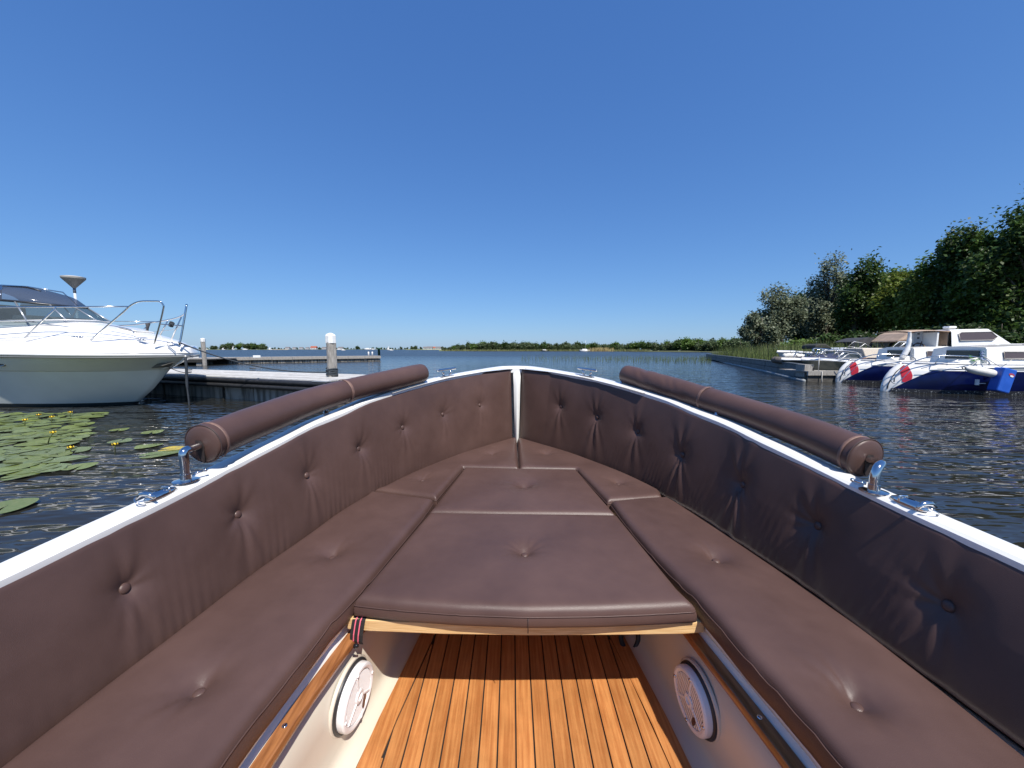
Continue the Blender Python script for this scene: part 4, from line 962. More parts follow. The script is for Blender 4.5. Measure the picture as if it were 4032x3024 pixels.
# tall white-capped mooring post on the jetty
def mooring_post(base, h, r, label, caph=.20, rope=False, z0=-1.0):
    t = thing("mooring_post", label, "mooring post", tuple(base), "white capped mooring posts")
    b0 = Vector(base); rr2 = random.Random(int(h * 100))
    rows = []
    for z in (z0, 0, .15, h * .4, h - caph - .25, h - caph):
        rows.append([b0 + Vector(((r * (1 + .10 * math.sin(3 * a + z) + .06 * math.sin(7 * a + 2 * z))) * math.cos(a), (r * (1 + .10 * math.sin(3 * a + z) + .06 * math.sin(7 * a))) * math.sin(a), z)) for a in np.linspace(0, 2 * math.pi, 29)[:-1]])
    part("timber", G().grid(rows, close_v=True, flip=True), WOODG, t)
    k = r * 1.13
    part("white_cap", G().lathe(b0, [(k, h - caph - .015), (k, h - .07), (k * .80, h - .035), (k * .25, h - .003), (.004, h)], 8), WHITEP, t, auto=30)
    return t
pb = at_z(1312, 1485, .60); pb.y += .10; pb.x -= .07
mp = mooring_post((pb.x, pb.y, .60), 1.10, .112, "thick weathered mooring post with white cap and dark rope on the near jetty", .24, z0=-1.4)
rp = [pb + Vector((.128 * math.cos(a), .128 * math.sin(a), .03 + .034 * a / 6.283 + .012 * math.sin(a * 1.7))) for a in np.linspace(0, 6.283 * 5.6, 150)]
solo("rope_coil", G().tube([tuple(p) for p in rp], .017, 7), ROPE_D, "dark rope wound round the foot of the near mooring post", "rope", (pb.x, pb.y, .6))
# mooring lines of the cruiser
a = at_y(702, 1347, 8.8); e = pb + Vector((-.13, -.05, .12)); mid = a.lerp(e, .5)
lp = [a.lerp(e, t) - Vector((0, 0, .20 * 4 * t * (1 - t))) for t in np.linspace(0, 1, 26)]
solo("mooring_rope", G().tube([tuple(p) for p in lp], .0145, 7), ROPE_D, "long dark rope sagging from the cruiser's bow to the thick mooring post", "rope", tuple(a))
p0 = at_y(729, 1404, 8.85)
hr = [p0 + Vector((.008 * math.sin(z * 7), 0, -z)) for z in np.linspace(0, p0.z + .05, 20)]
solo("hanging_rope", G().tube([tuple(p) for p in hr], [.028] * 12 + [.018] * 8, 7), ROPE_D, "dark rope hanging straight down from the cruiser's bow into the water", "rope", tuple(p0))
a = at_y(665, 1446, 8.9); e = at_z(752, 1466, .62)
solo("mooring_rope", G().tube([tuple(a.lerp(e, t) - Vector((0, 0, .05 * 4 * t * (1 - t)))) for t in np.linspace(0, 1, 10)], .009, 6), ROPE_D, "thin dark line from the cruiser's anchor roller to the jetty cleat", "rope", tuple(a))

# ================================================================ long pier farther out on the left
pier = thing("pier", "long low concrete panelled pier reaching into the lake to the green post", "pier", (-22, 37, 0))
PA = at_z(800, 1434, 0); PB = at_z(1500, 1421.5, 0); PD = (PB - PA).normalized(); PN = Vector((-PD.y, PD.x, 0)); PL = (PB - PA).length
def pp_(l, w, z): return PA + PD * l + PN * w + Vector((0, 0, z))
nseg = 9
for i in range(nseg):
    l0, l1 = PL * i / nseg, PL * (i + 1) / nseg
    part("deck_board", G().box(pp_((l0 + l1) / 2, .9, .52), (l1 - l0 - .03, 1.9, .07), ax=PD), WOODG, pier, smooth=False)
    part("fascia_board", G().box(pp_((l0 + l1) / 2, -.03, .40 + (i % 3) * .006), (l1 - l0 - .02, .06, .22), ax=PD), WOODG, pier, smooth=False)
for i in range(22):
    l0, l1 = PL * i / 22, PL * (i + 1) / 22
    part("concrete_panel", G().box(pp_((l0 + l1) / 2, .16 + (i % 2) * .02, .02), (l1 - l0 - .05, .12, .50), ax=PD), CONC, pier, smooth=False)
part("under_deck_shade", G().box(pp_(PL / 2, .9, .1), (PL - .3, 1.2, .5), ax=PD), MATS["black_stained_wood"], pier, smooth=False)  # dark filler block standing in for the shade under the deck
c = at_z(1070, 1408, .56)
for px in (1005, 760):
    c = at_z(px, 1407, .58); part("white_box", G().box((c.x, c.y + .2, .64), (.55, .3, .20), ax=PD), WHITEP, pier, smooth=False, bevel=.02)
gp = at_z(1489, 1400, .55)
solo("marker_post", G().lathe((gp.x, gp.y + .3, .55), [(.14, 0), (.14, .72), (.16, .73), (.17, .86), (.02, .90)], 10), GREENP, "dark green marker post on the outer end of the long pier", "post", (gp.x, gp.y + .3, .55))
for px, w in ((1446, "left"), (1461, "right")):
    c = at_z(px, 1402, .55); solo("bollard", G().lathe((c.x, c.y + .4, .55), [(.085, 0), (.085, .40), (.06, .45), (.01, .46)], 10), WHITEP, "short white bollard near the pier end, the one nearer the green post" if w == "right" else "short white bollard near the pier end, the one farther from the green post", "bollard", (c.x, c.y + .4, .55), "white bollards on the pier")
# dark gangway platform joining the pier to the left
platf = thing("landing_stage", "dark wooden landing stage on piles where the long pier begins, behind the cruiser's bow", "landing stage", (-27, 31.5, 0))
q0 = at_z(811, 1438, 0)
for i in range(8):
    part("deck_board", G().box((q0.x - .9 - i * 2.2, q0.y + 1.5, .50), (2.17, 3.6, .07)), WOODG, platf, smooth=False)
part("front_beam", G().box((q0.x - 8.6, q0.y - .32, .36), (17.4, .09, .24)), MATS["black_stained_wood"], platf, smooth=False)
part("underside_shade_sheet", G().box((q0.x - 8.6, q0.y + 2.6, .1), (17.0, .09, .7)), MATS["black_stained_wood"], platf, smooth=False)  # black sheet standing in for the shade of the open underside
for i in range(7):
    part("pile", G().box((q0.x - .35 - i * 2.6, q0.y - .18, -.2), (.42 if i == 0 else .24, .16, 1.3)), WOODG, platf, smooth=False)
p2 = at_z(796, 1412, .54)
mooring_post((p2.x, p2.y + .2, .54), 1.62, .15, "slim mooring post with white cap on the far landing stage", .28, z0=-1.4)
# ================================================================ right bank: ground, wall, pontoon
WA = Vector((12.05, 15.6, 0)); WB_ = Vector((25.2, 50.0, 0)); WD = (WB_ - WA).normalized(); WN = Vector((WD.y, -WD.x, 0)); WLEN = (WB_ - WA).length
def wp(l, w, z): return WA + WD * l + WN * w + Vector((0, 0, z))
g = G()
edge = [(28, 15), (25.5, 24), (27, 33), (30, 47), (34, 62), (52, 100), (75, 150), (60, 175)]
rows = [[(x, y, -.6) for x, y in edge], [(x + .8, y, .25) for x, y in edge], [(x + 6, y, .5) for x, y in edge], [(x + 260, y, .8) for x, y in edge]]
g.grid(rows); struct("bank", g, EARTH, smooth=False)
wall = thing("breakwater", "long dark grey timber breakwater with a floating pole along its foot, right of the channel", "breakwater", tuple(wp(WLEN / 2, 0, 0)))
for lo, hi, o_, th in ((.36, .62, 0, .10), (.08, .34, -.03, .10)):
    l = 0.0; k = 0
    while l < WLEN:
        e = min(WLEN, l + 3.4)
        part("wall_plank", G().box(wp((l + e) / 2, -o_ * -1 + (k % 2) * .012, (lo + hi) / 2), (e - l - .03, th, hi - lo), ax=WD), STEELB, wall, smooth=False); l = e; k += 1
l = 0.0
while l < WLEN:
    part("pile", G().box(wp(l + .12, .10, .0), (.16, .12, 1.2), ax=WD), WOODG if l == 0 else STEELB, wall, smooth=False); l += 1.9
part("coping_board", G().box(wp(WLEN / 2, .04, .645), (WLEN, .24, .04), ax=WD), STEELB, wall, smooth=False)
part("back_board", G().box(wp(WLEN / 2, .16, .1), (WLEN, .03, .9), ax=WD), MATS["black_stained_wood"], wall, smooth=False)
part("number_plate", G().box(wp(.02, -.07, .40), (.12, .01, .20), ax=WD), WHITEP, wall, smooth=False)
solo("floating_boom", G().tube([at_z(3165, 1500, .03), at_z(3010, 1462, .03), at_z(2860, 1430, .03), at_z(2800, 1412, .03)], .075, 8), mat("grey_boom_wood", (.22, .24, .25), .8, col2=(.32, .34, .35), vs=4), "long grey floating pole angled along the foot of the breakwater", "boom", tuple(at_z(3010, 1462, 0)))
pon = thing("pontoon", "grey timber pontoon end at the corner of the breakwater, beside the blue hulled boat", "pontoon", (13.6, 15.3, 0))
pd = Vector((1, -.02, 0)); p0 = at_z(3176, 1503, 0)
for i in range(4):
    part("deck_plank", G().box((p0.x + 3.2, p0.y + .25 + i * .42, .40), (6.3, .40, .04)), WOODG, pon, smooth=False)
part("edge_beam", G().box((p0.x + 3.2, p0.y - .02, .34), (6.4, .08, .17)), WOODG, pon, smooth=False)
part("lower_board", G().box((p0.x + 3.2, p0.y + .05, .08), (6.3, .06, .34)), mat("dark_wet_wood", (.04, .036, .032), .7, col2=(.09, .085, .075), vs=5, vstretch=(.6, 4, 4)), pon, smooth=False)
part("corner_post", G().box((p0.x + .28, p0.y + .55, .42), (.32, .5, .5)), WOODG, pon, smooth=False)
a = at_y(3252, 1464, 15.0)
solo("mooring_rope", G().tube([(a.x, p0.y + .1, .44), (a.x + .01, p0.y - .08, .40), (a.x + .02, p0.y - .08, .1), (a.x + .05, p0.y - .09, -.1)], .018, 6), ROPE_W, "pale rope looped over the pontoon edge and trailing into the water", "rope", (a.x, p0.y - .08, .4))
a0 = at_y(3226, 1405, 15.6)
solo("mooring_rope", G().tube([tuple(a0), (a0.x, a0.y, .44)], .018, 6), ROPE_W, "pale rope hanging straight down from the olive boat's bow to the pontoon", "rope", tuple(a0))

# ---------------------------------------------------------------- blue hulled motor sailers, sterns towards us
def blue_boat(T, label, first):
    bd = Vector((.998, -.06, 0)); bn = Vector((-.06, -.998, 0)); T = Vector(T)
    def P(a, b_, z): return T + bd * a + bn * b_ + Vector((0, 0, z))
    root = thing("blue_motor_sailer", label, "boat", tuple(P(3, 0, 0)), "blue hulled boats on the right")
    Z = [.84, .80, .72, .66, .52, .38, .24, .10, -.02, -.25]
    aend = lambda z: float(np.interp(z, [-.25, 0, .15, .3, .5, .66, .84], [.05, .0, .005, .035, .13, .25, .45]))
    bm = lambda z: float(np.interp(z, [-.25, 0, .3, .66, .84], [.8, .95, 1.05, 1.12, 1.13]))
    def hb(u, z): return bm(z) * (.085 + .915 * (1 - math.exp(-u / 1.15))) * (1 - .25 * max(0, (u - 5) / 4) ** 2)
    adiag = lambda z: aend(z) + .05 + max(0, z) * .90
    def sd(a, z, s, off=0): return P(a, (hb(a - aend(z), z) + off) * s, z)
    L = 8.5
    def strip(s, a0f, a1f, zs, n, off=0): return [[sd(a0f(z) + (a1f(z) - a0f(z)) * (k / n) ** 1.5, z, s, off) for k in range(n + 1)] for z in zs]
    g = G()
    zw = [.84, .80, .72, .662]; zl = [.662, .52, .38, .24, .10, -.02]
    for s in (1, -1):
        g.grid(strip(s, aend, lambda z: L, zw, 22), flip=(s > 0)); g.grid(strip(s, aend, adiag, zl, 6), flip=(s > 0))
    rows = []
    for z in Z:
        h = hb(0, z); rows.append([P(aend(z) - .05 * (1 - (t / 1.0) ** 2), h * t, z) for t in np.linspace(-1, 1, 9)])
    g.grid(rows, flip=True)
    part("hull", g, GEL, root)
    g = G()
    for s in (1, -1): g.grid(strip(s, adiag, lambda z: L, zl, 22), flip=(s > 0))
    part("blue_side", g, BLUEH, root)
    g = G()
    for s in (1, -1): g.grid(strip(s, lambda z: aend(z) + .1, lambda z: L, [.10, .045, -.02, -.25], 40, .004), flip=(s > 0))
    part("waterline_band", g, FOUL, root)
    zr = [.80, .7, .6, .5, .40, .30]
    g = G().grid(strip(1, lambda z: .30 + max(0, aend(z) - .26), lambda z: min(.50, adiag(z) - .012), zr, 6, .012), flip=True)
    part("red_panel", g, REDP, root)
    part("dark_seam", G().tube([sd(aend(z) + .035, z, 1, .006) for z in (.80, .6, .4, .2, .08)], .014, 5), CAULK, root)
    # sheer swoosh moulding and toe rail
    part("sheer_moulding", G().tube([sd(aend(.7) + .55 + k * .5, .675 + .14 * (1 - math.exp(-k / 2.2)), 1, .012) for k in range(0, 16)], .018, 6), GEL, root)
    part("grey_stripe", G().grid([[sd(1.0 + .45 * k, .73 + .02 * min(k, 3), 1, .007) for k in range(17)], [sd(1.0 + .45 * k, .70, 1, .007) for k in range(17)]]), mat("grey_stripe_paint", (.28, .30, .30), .4), root)
    dr = []
    for t in np.linspace(1, -1, 9): dr.append([P(aend(.84) + .02 + (L - aend(.84)) * (k / 20) ** 1.4, hb((L - .45) * (k / 20) ** 1.4, .84) * t, .845 + .05 * (1 - t * t)) for k in range(21)])
    part("deck", G().grid(dr), GEL, root)
    part("toe_rail", G().tube([sd(aend(.84) + .2 + .45 * k, .865, 1, -.02) for k in range(18)], .018, 6), GEL, root)
    # stern rails
    sr = part("stern_rail", G().tube(catmull([P(.05, .30, .30), P(.06, .33, .48), P(.30, .38, .80), P(.62, .46, 1.00), P(1.0, .60, 1.10), P(1.7, .80, 1.08), P(2.0, .86, .98), P(2.08, .88, .86)], 5).tolist(), .017, 7), CHROME, root)
    part("hoop", G().tube(catmull([P(.42, .38, .86), P(.1, .3, .88), P(-.06, .1, .84), P(.0, -.2, .80), P(.35, -.36, .84)], 4).tolist(), .015, 7), CHROME, root)
    part("grab_loop", G().tube(catmull([P(.0, .28, .50), P(-.04, .29, .35), P(.08, .30, .26), P(.26, .32, .40), P(.40, .40, .66)], 4).tolist(), .011, 6), CHROME, root)
    part("rail_stay", G().tube([P(.9, .58, .86), P(1.0, .60, 1.09)], .012, 6), CHROME, root)
    part("side_wire", G().tube(catmull([P(.60, .50, .72), P(.9, .70, .86), P(1.3, .82, .98), P(1.7, .86, 1.0)], 4).tolist(), .010, 6), CHROME, root)
    part("drain", G().ball(P(-.06, .06, .17), (.02, .025, .02), 8, 6), CHROME, root)
    part("tread", G().box(P(-.0, -.06, .26), (.05, .05, .13), ax=bd), BLACK, root, smooth=False)
    # cabin: slanted aft bulkhead with dark window, low roof and long side windows
    ca, cb, c0, c1 = 2.08, .66, .86, 1.33
    cz = lambda a: c1 + .02 + min(.07, max(0, (a - ca)) * .05)
    def section(a, zt): return [P(a, .82, c0 - .02), P(a, .80, c0 + .05), P(a + .02, .74, zt - .05), P(a + .02, .70, zt - .01), P(a + .02, .35, zt + .02), P(a + .02, 0, zt + .03), P(a + .02, -.35, zt + .02), P(a + .02, -.74, zt - .05), P(a, -.82, c0 - .02)]
    part("cabin", G().grid([section(a, cz(a)) for a in (ca, ca + .04, ca + 1.2, ca + 3, ca + 5.4)], flip=False), GEL, root, auto=30)
    sec = section(ca + .002, cz(ca)); g = G().add(sec, [tuple(range(len(sec)))[::-1]])
    part("cabin_bulkhead", g, GEL, root, smooth=False)
    q = [P(ca - .012, .60, 1.01), P(ca - .004, .58, 1.25), P(ca - .004, -.30, 1.25), P(ca - .012, -.32, 1.01)]
    w = part("bulkhead_window", G().add(q + [p + bd * .02 for p in q], [(0, 1, 2, 3), (0, 4, 5, 1), (1, 5, 6, 2), (2, 6, 7, 3), (3, 7, 4, 0)]), DKGL, root, smooth=False, bevel=.006)
    part("frame", G().tube([p - bd * .006 for p in q], .012, 6, closed=True), mat("grey_window_gasket", (.16, .16, .16), .6), w)
    for a0, a1 in ((2.52, 4.3), (4.7, 6.4)):
        q = [P(a0, .812, 1.02), P(a1, .812, 1.02), P(a1, .785, 1.22), P(a0, .785, 1.22)]
        q = [p for p in q]
        w = part("side_window", G().add(q, [(0, 1, 2, 3)]), BRGL, root, smooth=False)
        part("frame", G().tube([p + bn * .004 for p in q], .016, 6, closed=True), mat("beige_window_gasket", (.42, .39, .35), .5), w)
        part("curtain", G().add([p - bn * .02 + bd * d for p, d in zip(q, (.8, -.12, -.12, .6))], [(0, 1, 2, 3)]), WALLW, w, smooth=False)
    part("roof_rail", G().box(P(ca + 1.6, .6, 1.42), (.9, .05, .03), ax=bd), CANV, root, smooth=False)
    part("roof_hatch", G().box(P(ca + 3.3, .1, 1.46), (1.9, .9, .07), ax=bd), GEL, root, smooth=False, bevel=.02)
    # cockpit coaming
    part("coaming", G().add([P(1.2, .62, .86), P(2.24, .70, .88), P(2.24, .66, 1.10), P(1.25, .58, .90), P(1.2, .52, .86), P(2.24, .58, .88)], [(0, 1, 2, 3), (3, 2, 5, 4)]), GEL, root, smooth=False)
    return root, P, bd, bn
BB1, P1, bd1, bn1 = blue_boat((11.57, 11.95, 0), "nearest blue hulled boat, with the white and the blue fender hung over its side", True)
BB2, P2, bd2, bn2 = blue_boat((12.87, 15.2, 0), "second blue hulled boat behind the nearest one, with an open wheelhouse and steering wheel", False)
# exhaust fitting + pale rubbing mark on the near boat
part("exhaust_pipe", G().box(P1(1.66, 1.00, .36), (.07, .05, .16), ax=bd1).box(P1(1.76, 1.02, .33), (.2, .03, .02), ax=bd1), WHITEP, BB1, smooth=False)
part("hull_porthole", G().lathe(P1(4.02, 1.085, .36), [(.12, 0), (.12, .03), (.09, .035)], 16, ax=tuple(bn1)), BRGL, BB1)
# wheelhouse of the second boat
def wheelhouse():
    P = P2; bd, bn = bd2, bn2
    zr = 2.02
    g = G()
    s0 = [P(3.35, .80, 1.30), P(3.35, .72, zr - .06), P(3.35, .62, zr), P(4.75, .60, zr + .02), P(5.55, .74, 1.42), P(5.6, .80, 1.28)]
    s1 = [p - bn * (2 * (.80 if i in (0, 5) else .72 if i in (1, 4) else .61)) for i, p in enumerate(s0)]
    n = len(s0); g.add(s0 + s1, [tuple(range(n))] + [tuple(range(n, 2 * n))[::-1]] + [(i, n + i, n + i + 1, i + 1) for i in range(1, n - 1)])
    part("wheelhouse", g, GEL, BB2, smooth=False, bevel=.03)
    q = [P(3.62, .775, 1.60), P(4.75, .765, 1.62), P(4.92, .745, 1.74), P(4.72, .715, 1.93), P(3.68, .725, 1.91), P(3.58, .74, 1.85)]
    w = part("side_window", G().add([p + bn * .012 for p in q], [tuple(range(6))]), BRGL, BB2, smooth=False)
    part("frame", G().tube([p + bn * .016 for p in q], .017, 6, closed=True), MATS["beige_window_gasket"], w)
    # open cockpit side: pale panel, dash, wheel
    part("cockpit_panel", G().box(P(2.95, .10, 1.42), (.06, 1.15, 1.0), ax=bd), GEL, BB2, smooth=False)
    part("curtain", G().box(P(3.32, .48, 1.6), (.02, .36, .75), ax=bd), BEIGE, BB2, smooth=False)
    part("roof_pillar", G().tube(catmull([P(1.75, .66, .88), P(1.93, .66, 1.3), P(1.98, .66, 1.7), P(1.96, .66, zr - .08)], 5).tolist(), [.09] * 6 + [.07] * 4 + [.05] * 6, 8), GEL, BB2)
    part("canvas_roof", G().grid([[P(a, .72 * math.cos(t), zr - .10 + .06 * math.sin(t) + .05 * math.sin((a - 1.9) / 1.5 * math.pi)) for t in np.linspace(0, math.pi, 9)] for a in np.linspace(1.9, 3.4, 8)]), BEIGE, BB2)
    part("instrument_panel", G().box(P(2.90, .0, 1.66), (.04, .3, .7), ax=bd), mat("pale_blue_panel", (.50, .54, .58), .4), BB2, smooth=False)
    for z in (1.88, 1.72, 1.52): part("gauge", G().box(P(2.87, .02, z), (.02, .07, .06), ax=bd), DKGL, BB2, smooth=False)
    c = P(2.72, .22, 1.22); wd = mat("dark_wheel_wood", (.05, .03, .02), .4)
    u = Vector((0, 0, 1)); v = bn
    ax = lambda a, r: c + v * (math.cos(a) * r) + u * (math.sin(a) * r)
    wh = part("steering_wheel", G().tube([ax(a, .30) for a in np.linspace(0, 2 * math.pi, 25)[:-1]], .022, 7, closed=True), wd, BB2)
    for k in range(6):
        a = k * math.pi / 3 + .2; part("spoke", G().tube([ax(a, .04), ax(a, .39)], .014, 6), wd, wh)
    part("hub", G().ball(c, (.06, .09, .09), 10, 6), wd, wh)
    part("roof_lamp", G().box(P(3.9, .1, zr + .10), (.28, .26, .09), ax=bd), GEL, BB2, smooth=False, bevel=.03)
wheelhouse()
# fenders, lines and a plant on the near boat
e0, e1 = at_y(3808, 1451, 10.78), at_y(3924, 1474, 10.68); c = (e0 + e1) / 2
t = thing("fender", "long white sausage fender slung along the nearest blue hulled boat", "fender", tuple(c))
ax_ = (e1 - e0).normalized(); LL = (e1 - e0).length; FR_ = .115
part("body", G().lathe(e0, [(.02, -.04), (.04, -.03), (.05, .0), (.09, .08), (.108, .18), (.112, LL * .5), (.108, LL - .12), (.08, LL - .03), (.035, LL), (.01, LL + .01)], 16, ax=tuple(ax_)), WFEND, t)
part("eye", G().tube([e0 - ax_ * .03 + Vector((0, 0, .03 * math.sin(a))) - ax_ * .05 * (1 - math.cos(a)) for a in np.linspace(0, 6.28, 9)], .012, 6), BLACK, t)
b0 = at_y(3978, 1465, 10.62)
t = thing("fender", "flat bright blue box fender with a small red badge hanging over the dark hull", "fender", tuple(b0))
up = (at_y(3960, 1448, 10.62) - at_y(3925, 1543, 10.62)).normalized(); wdv = Vector((up.z, 0, -up.x)).normalized(); cc = at_y(3944, 1497, 10.6)
part("body", G().box(cc, (.36, .26, .66), ax=(wdv.x, wdv.y, wdv.z), tilt=up), BFEND, t, smooth=False, bevel=.03)
bc = cc + up * .17 + wdv * .05 + Vector((0, -.134, 0)); ring = lambda k, z: [bc + wdv * (.085 * k * math.cos(a)) + Vector((0, 0, .042 * k * math.sin(a) + z)) + Vector((0, -.002 * (2 - k), 0)) for a in np.linspace(0, 2 * math.pi, 21)[:-1]]
g = G().add(ring(1, 0), [tuple(range(20))]); part("badge", g, mat("red_badge", (.35, .05, .08), .5), t, smooth=False)
g = G().add([p + Vector((0, -.002, -.035)) for p in ring(.6, 0)], [tuple(range(20))]); part("badge_highlight", g, WHITEP, t, smooth=False)
for q0, q1, lb in ((at_y(3858, 1410, 11.0), at_y(3812, 1450, 10.8), "pale line from the cabin corner to the white fender's left end"), (at_y(3868, 1398, 11.0), at_y(3937, 1443, 10.72), "pale line from the cabin roof down to the blue box fender"), (at_y(3984, 1417, 10.9), at_y(3938, 1443, 10.72), "pale line from the long side window to the blue box fender")):
    solo("fender_line", G().tube([q0, q0.lerp(q1, .5) - Vector((0, 0, .015)), q1], .010, 6), ROPE_W, lb, "rope", tuple(q0))
kb = at_y(3862, 1382, 10.98); rk = random.Random(3)
g = G().tube([kb + Vector((.05 * math.sin(i * 1.9), -.04 - .03 * math.cos(i * 2.7), -.012 * i)) for i in range(22)], .014, 6)
solo("coiled_line", g, mat("blue_white_rope", (.25, .33, .50), .8), "bundle of blue and white line hanging on the corner of the nearest cabin", "rope", tuple(kb))
t = thing("potted_plant", "bright green leafy plant below the dark cabin window of the nearest blue boat", "plant", tuple(P1(1.98, .6, .88)))
for i in range(9):
    a = i * .9; r_ = .09 + .03 * (i % 3); c = P1(1.96, .58, .96) + Vector((r_ * math.cos(a), -.05 + r_ * .6 * math.sin(a), .04 * (i % 4)))
    d = Vector((math.cos(a), math.sin(a) * .6, .3)).normalized(); s_ = d.cross(Vector((0, 0, 1))).normalized()
    part("leaf", G().add([c - d * .08, c + s_ * .06, c + d * .10 + Vector((0, 0, .02)), c - s_ * .06], [(0, 1, 2, 3)]), PLANTG, t, smooth=False)

# ---------------------------------------------------------------- the cruisers and small boats behind, bows to the left
def hull_pair(root, T, bd, L, B, H, m, wl_m=None, rake=.9, kb=1.0, rise=.25, name="hull"):
    """bow at T (waterline centre, z=0), bd = direction bow -> stern"""
    bn = Vector((bd.y, -bd.x, 0)); bn = bn if bn.y < 0 else -bn
    def P(a, b_, z): return T + bd * a + bn * b_ + Vector((0, 0, z))
    U = np.r_[0, np.geomspace(.02, 1, 20)] * L
    sh = lambda a: H + rise * math.exp(-max(0, a) / (L * .35))
    def row(f, s):
        out = []
        for u in U:
            st = rake * (1 - f) - rake * .0; a = -rake * f * .6 + u * (1 + rake * f * .6 / L)
            z = -.2 + (sh(a) + .2) * f
            b_ = B * (.72 + .28 * f) * (1 - math.exp(-u / (kb * (1.35 - .35 * f)))) * (1 - .12 * (u / L) ** 3)
            out.append(P(a, b_ * s, z))
        return out
    fs = [1, .93, .8, .6, .4, .22, 0]
    rows = [row(f, 1)[::-1] + row(f, -1)[1:] for f in fs]
    g = G().grid(rows, flip=True); tr_ = [r_[0] for r_ in rows] + [r_[-1] for r_ in rows[::-1]]
    g.add(tr_, [tuple(range(len(tr_)))])
    part(name, g, m, root)
    part("gunwale_strip", G().tube([p + Vector((0, 0, .0)) for p in rows[0]], .035, 6), GEL, root)
    d = [[r0 * (1 - t) + r1 * t + Vector((0, 0, .10 * math.sin(math.pi * t))) for r0, r1 in zip(row(1, 1), row(1, -1))] for t in np.linspace(0, 1, 7)]
    return P, bn, sh, d
def pane(root, pts, m, frame=None, r=.02, nm="window_pane"):
    w = part(nm, G().add(pts, [tuple(range(len(pts)))]), m, root, smooth=False)
    if frame: part("frame", G().tube(pts, r, 6, closed=True), frame, w)
    return w
ALU = mat("pale_aluminium", (.62, .63, .64), .35, metal=.5)
def px(Y, *pts): return [at_y(x, y, Y) for x, y in pts]
def slab(front, depth):
    """solid between a polygon and the same polygon moved back by depth (m)"""
    n = len(front); bk = [p + Vector((depth * p.x / p.y * .25, depth, 0)) for p in front]
    return G().add(front + bk, [tuple(range(n))[::-1], tuple(range(n, 2 * n))] + [(i, (i + 1) % n, n + (i + 1) % n, n + i) for i in range(n)])
def cruiser_beige():
    Y = 18.6; T = Vector((16.6, 19.5, 0))
    r = thing("motor_cruiser", "white motor cruiser under a beige canvas hood, between the blue wheelhouse boat and the trees", "boat", tuple(T + Vector((3, 0, 0))))
    P, bn, sh, d = hull_pair(r, T, Vector((1, -.06, 0)).normalized(), 8, 1.3, .95, GEL, rake=1.3, kb=1.4)
    part("deck", G().grid(d), GEL, r)
    part("cabin_side", slab(px(Y, (3390, 1388), (3490, 1374), (3640, 1372), (3800, 1372), (3800, 1405), (3400, 1405)), 2.0), GEL, r, smooth=False, bevel=.04)
    pane(r, px(Y - .03, (3508, 1371), (3540, 1346), (3640, 1346), (3640, 1371)), DKGL, ALU, .022)
    for a, b_ in (((3536, 1371), (3573, 1344)), ((3594, 1371), (3622, 1347))):
        part("windscreen_post", G().tube(px(Y - .08, a, b_), .03, 6), ALU, r)
    prof = [(3535, 1345), (3556, 1330), (3578, 1312), (3600, 1304), (3660, 1302), (3740, 1301), (3800, 1304), (3800, 1346)]
    part("canvas_hood", slab(px(Y, *prof), 2.1), BEIGE, r, smooth=False, bevel=.10)
cruiser_beige()
def cruiser_dark():
    Y = 20.6; T = Vector((15.7, 21.6, 0))
    r = thing("motor_cruiser", "white sports cruiser with raked windscreen and charcoal hood, next left of the beige hood", "boat", tuple(T + Vector((3, 0, 0))))
    P, bn, sh, d = hull_pair(r, T, Vector((1, -.06, 0)).normalized(), 7.2, 1.25, .92, GEL, rake=1.4, kb=1.5, rise=.2)
    part("deck", G().grid(d), GEL, r)
    part("foredeck", slab(px(Y, (3318, 1374), (3335, 1368), (3372, 1371), (3500, 1371), (3500, 1402), (3310, 1402)), 1.9), GEL, r, smooth=False, bevel=.05)
    pane(r, px(Y - .03, (3338, 1364), (3364, 1345), (3404, 1352), (3380, 1370)), DKGL, ALU, .022)
    pane(r, px(Y - .04, (3382, 1370), (3406, 1353), (3434, 1369)), DKGL, ALU, .022)
    pane(r, px(Y - .06, (3428, 1352), (3462, 1343), (3482, 1370), (3455, 1370)), glassmat("clear_hood_vinyl", (.5, .52, .55), .6, .1), CANV, .02)
    pane(r, px(Y - .06, (3464, 1343), (3510, 1341), (3496, 1368), (3484, 1370)), MATS["clear_hood_vinyl"], CANV, .02)
    prof = [(3366, 1345), (3398, 1333), (3420, 1328), (3445, 1330), (3480, 1332), (3515, 1330), (3532, 1338), (3512, 1362), (3502, 1370), (3510, 1341), (3462, 1343), (3428, 1352), (3455, 1371), (3436, 1369), (3408, 1351)]
    part("canvas_hood", slab(px(Y - .02, *prof), 1.8), CANV, r, smooth=False)
    part("side_rail", G().tube(px(Y - .1, (3300, 1382), (3350, 1378), (3420, 1376)), .02, 6), CHROME, r)
cruiser_dark()
def runabout(Y, T, L, label, m, glass_pts, rail_pts, hn_):
    r = thing("runabout", label, "boat", tuple(T + Vector((2, 0, 0))))
    P, bn, sh, d = hull_pair(r, T, Vector((1, -.10, 0)).normalized(), L, 1.0, hn_, m, rake=1.1, kb=1.1, rise=.18)
    part("deck", G().grid(d), GEL, r)
    for q in glass_pts: pane(r, px(Y, *q), SMOKE, ALU, .024, "windscreen_pane")
    for i, q in enumerate(rail_pts): part("bow_rail", G().tube(catmull(px(Y - .05, *q), 4).tolist(), .02, 6), CHROME, r)
    return r, P
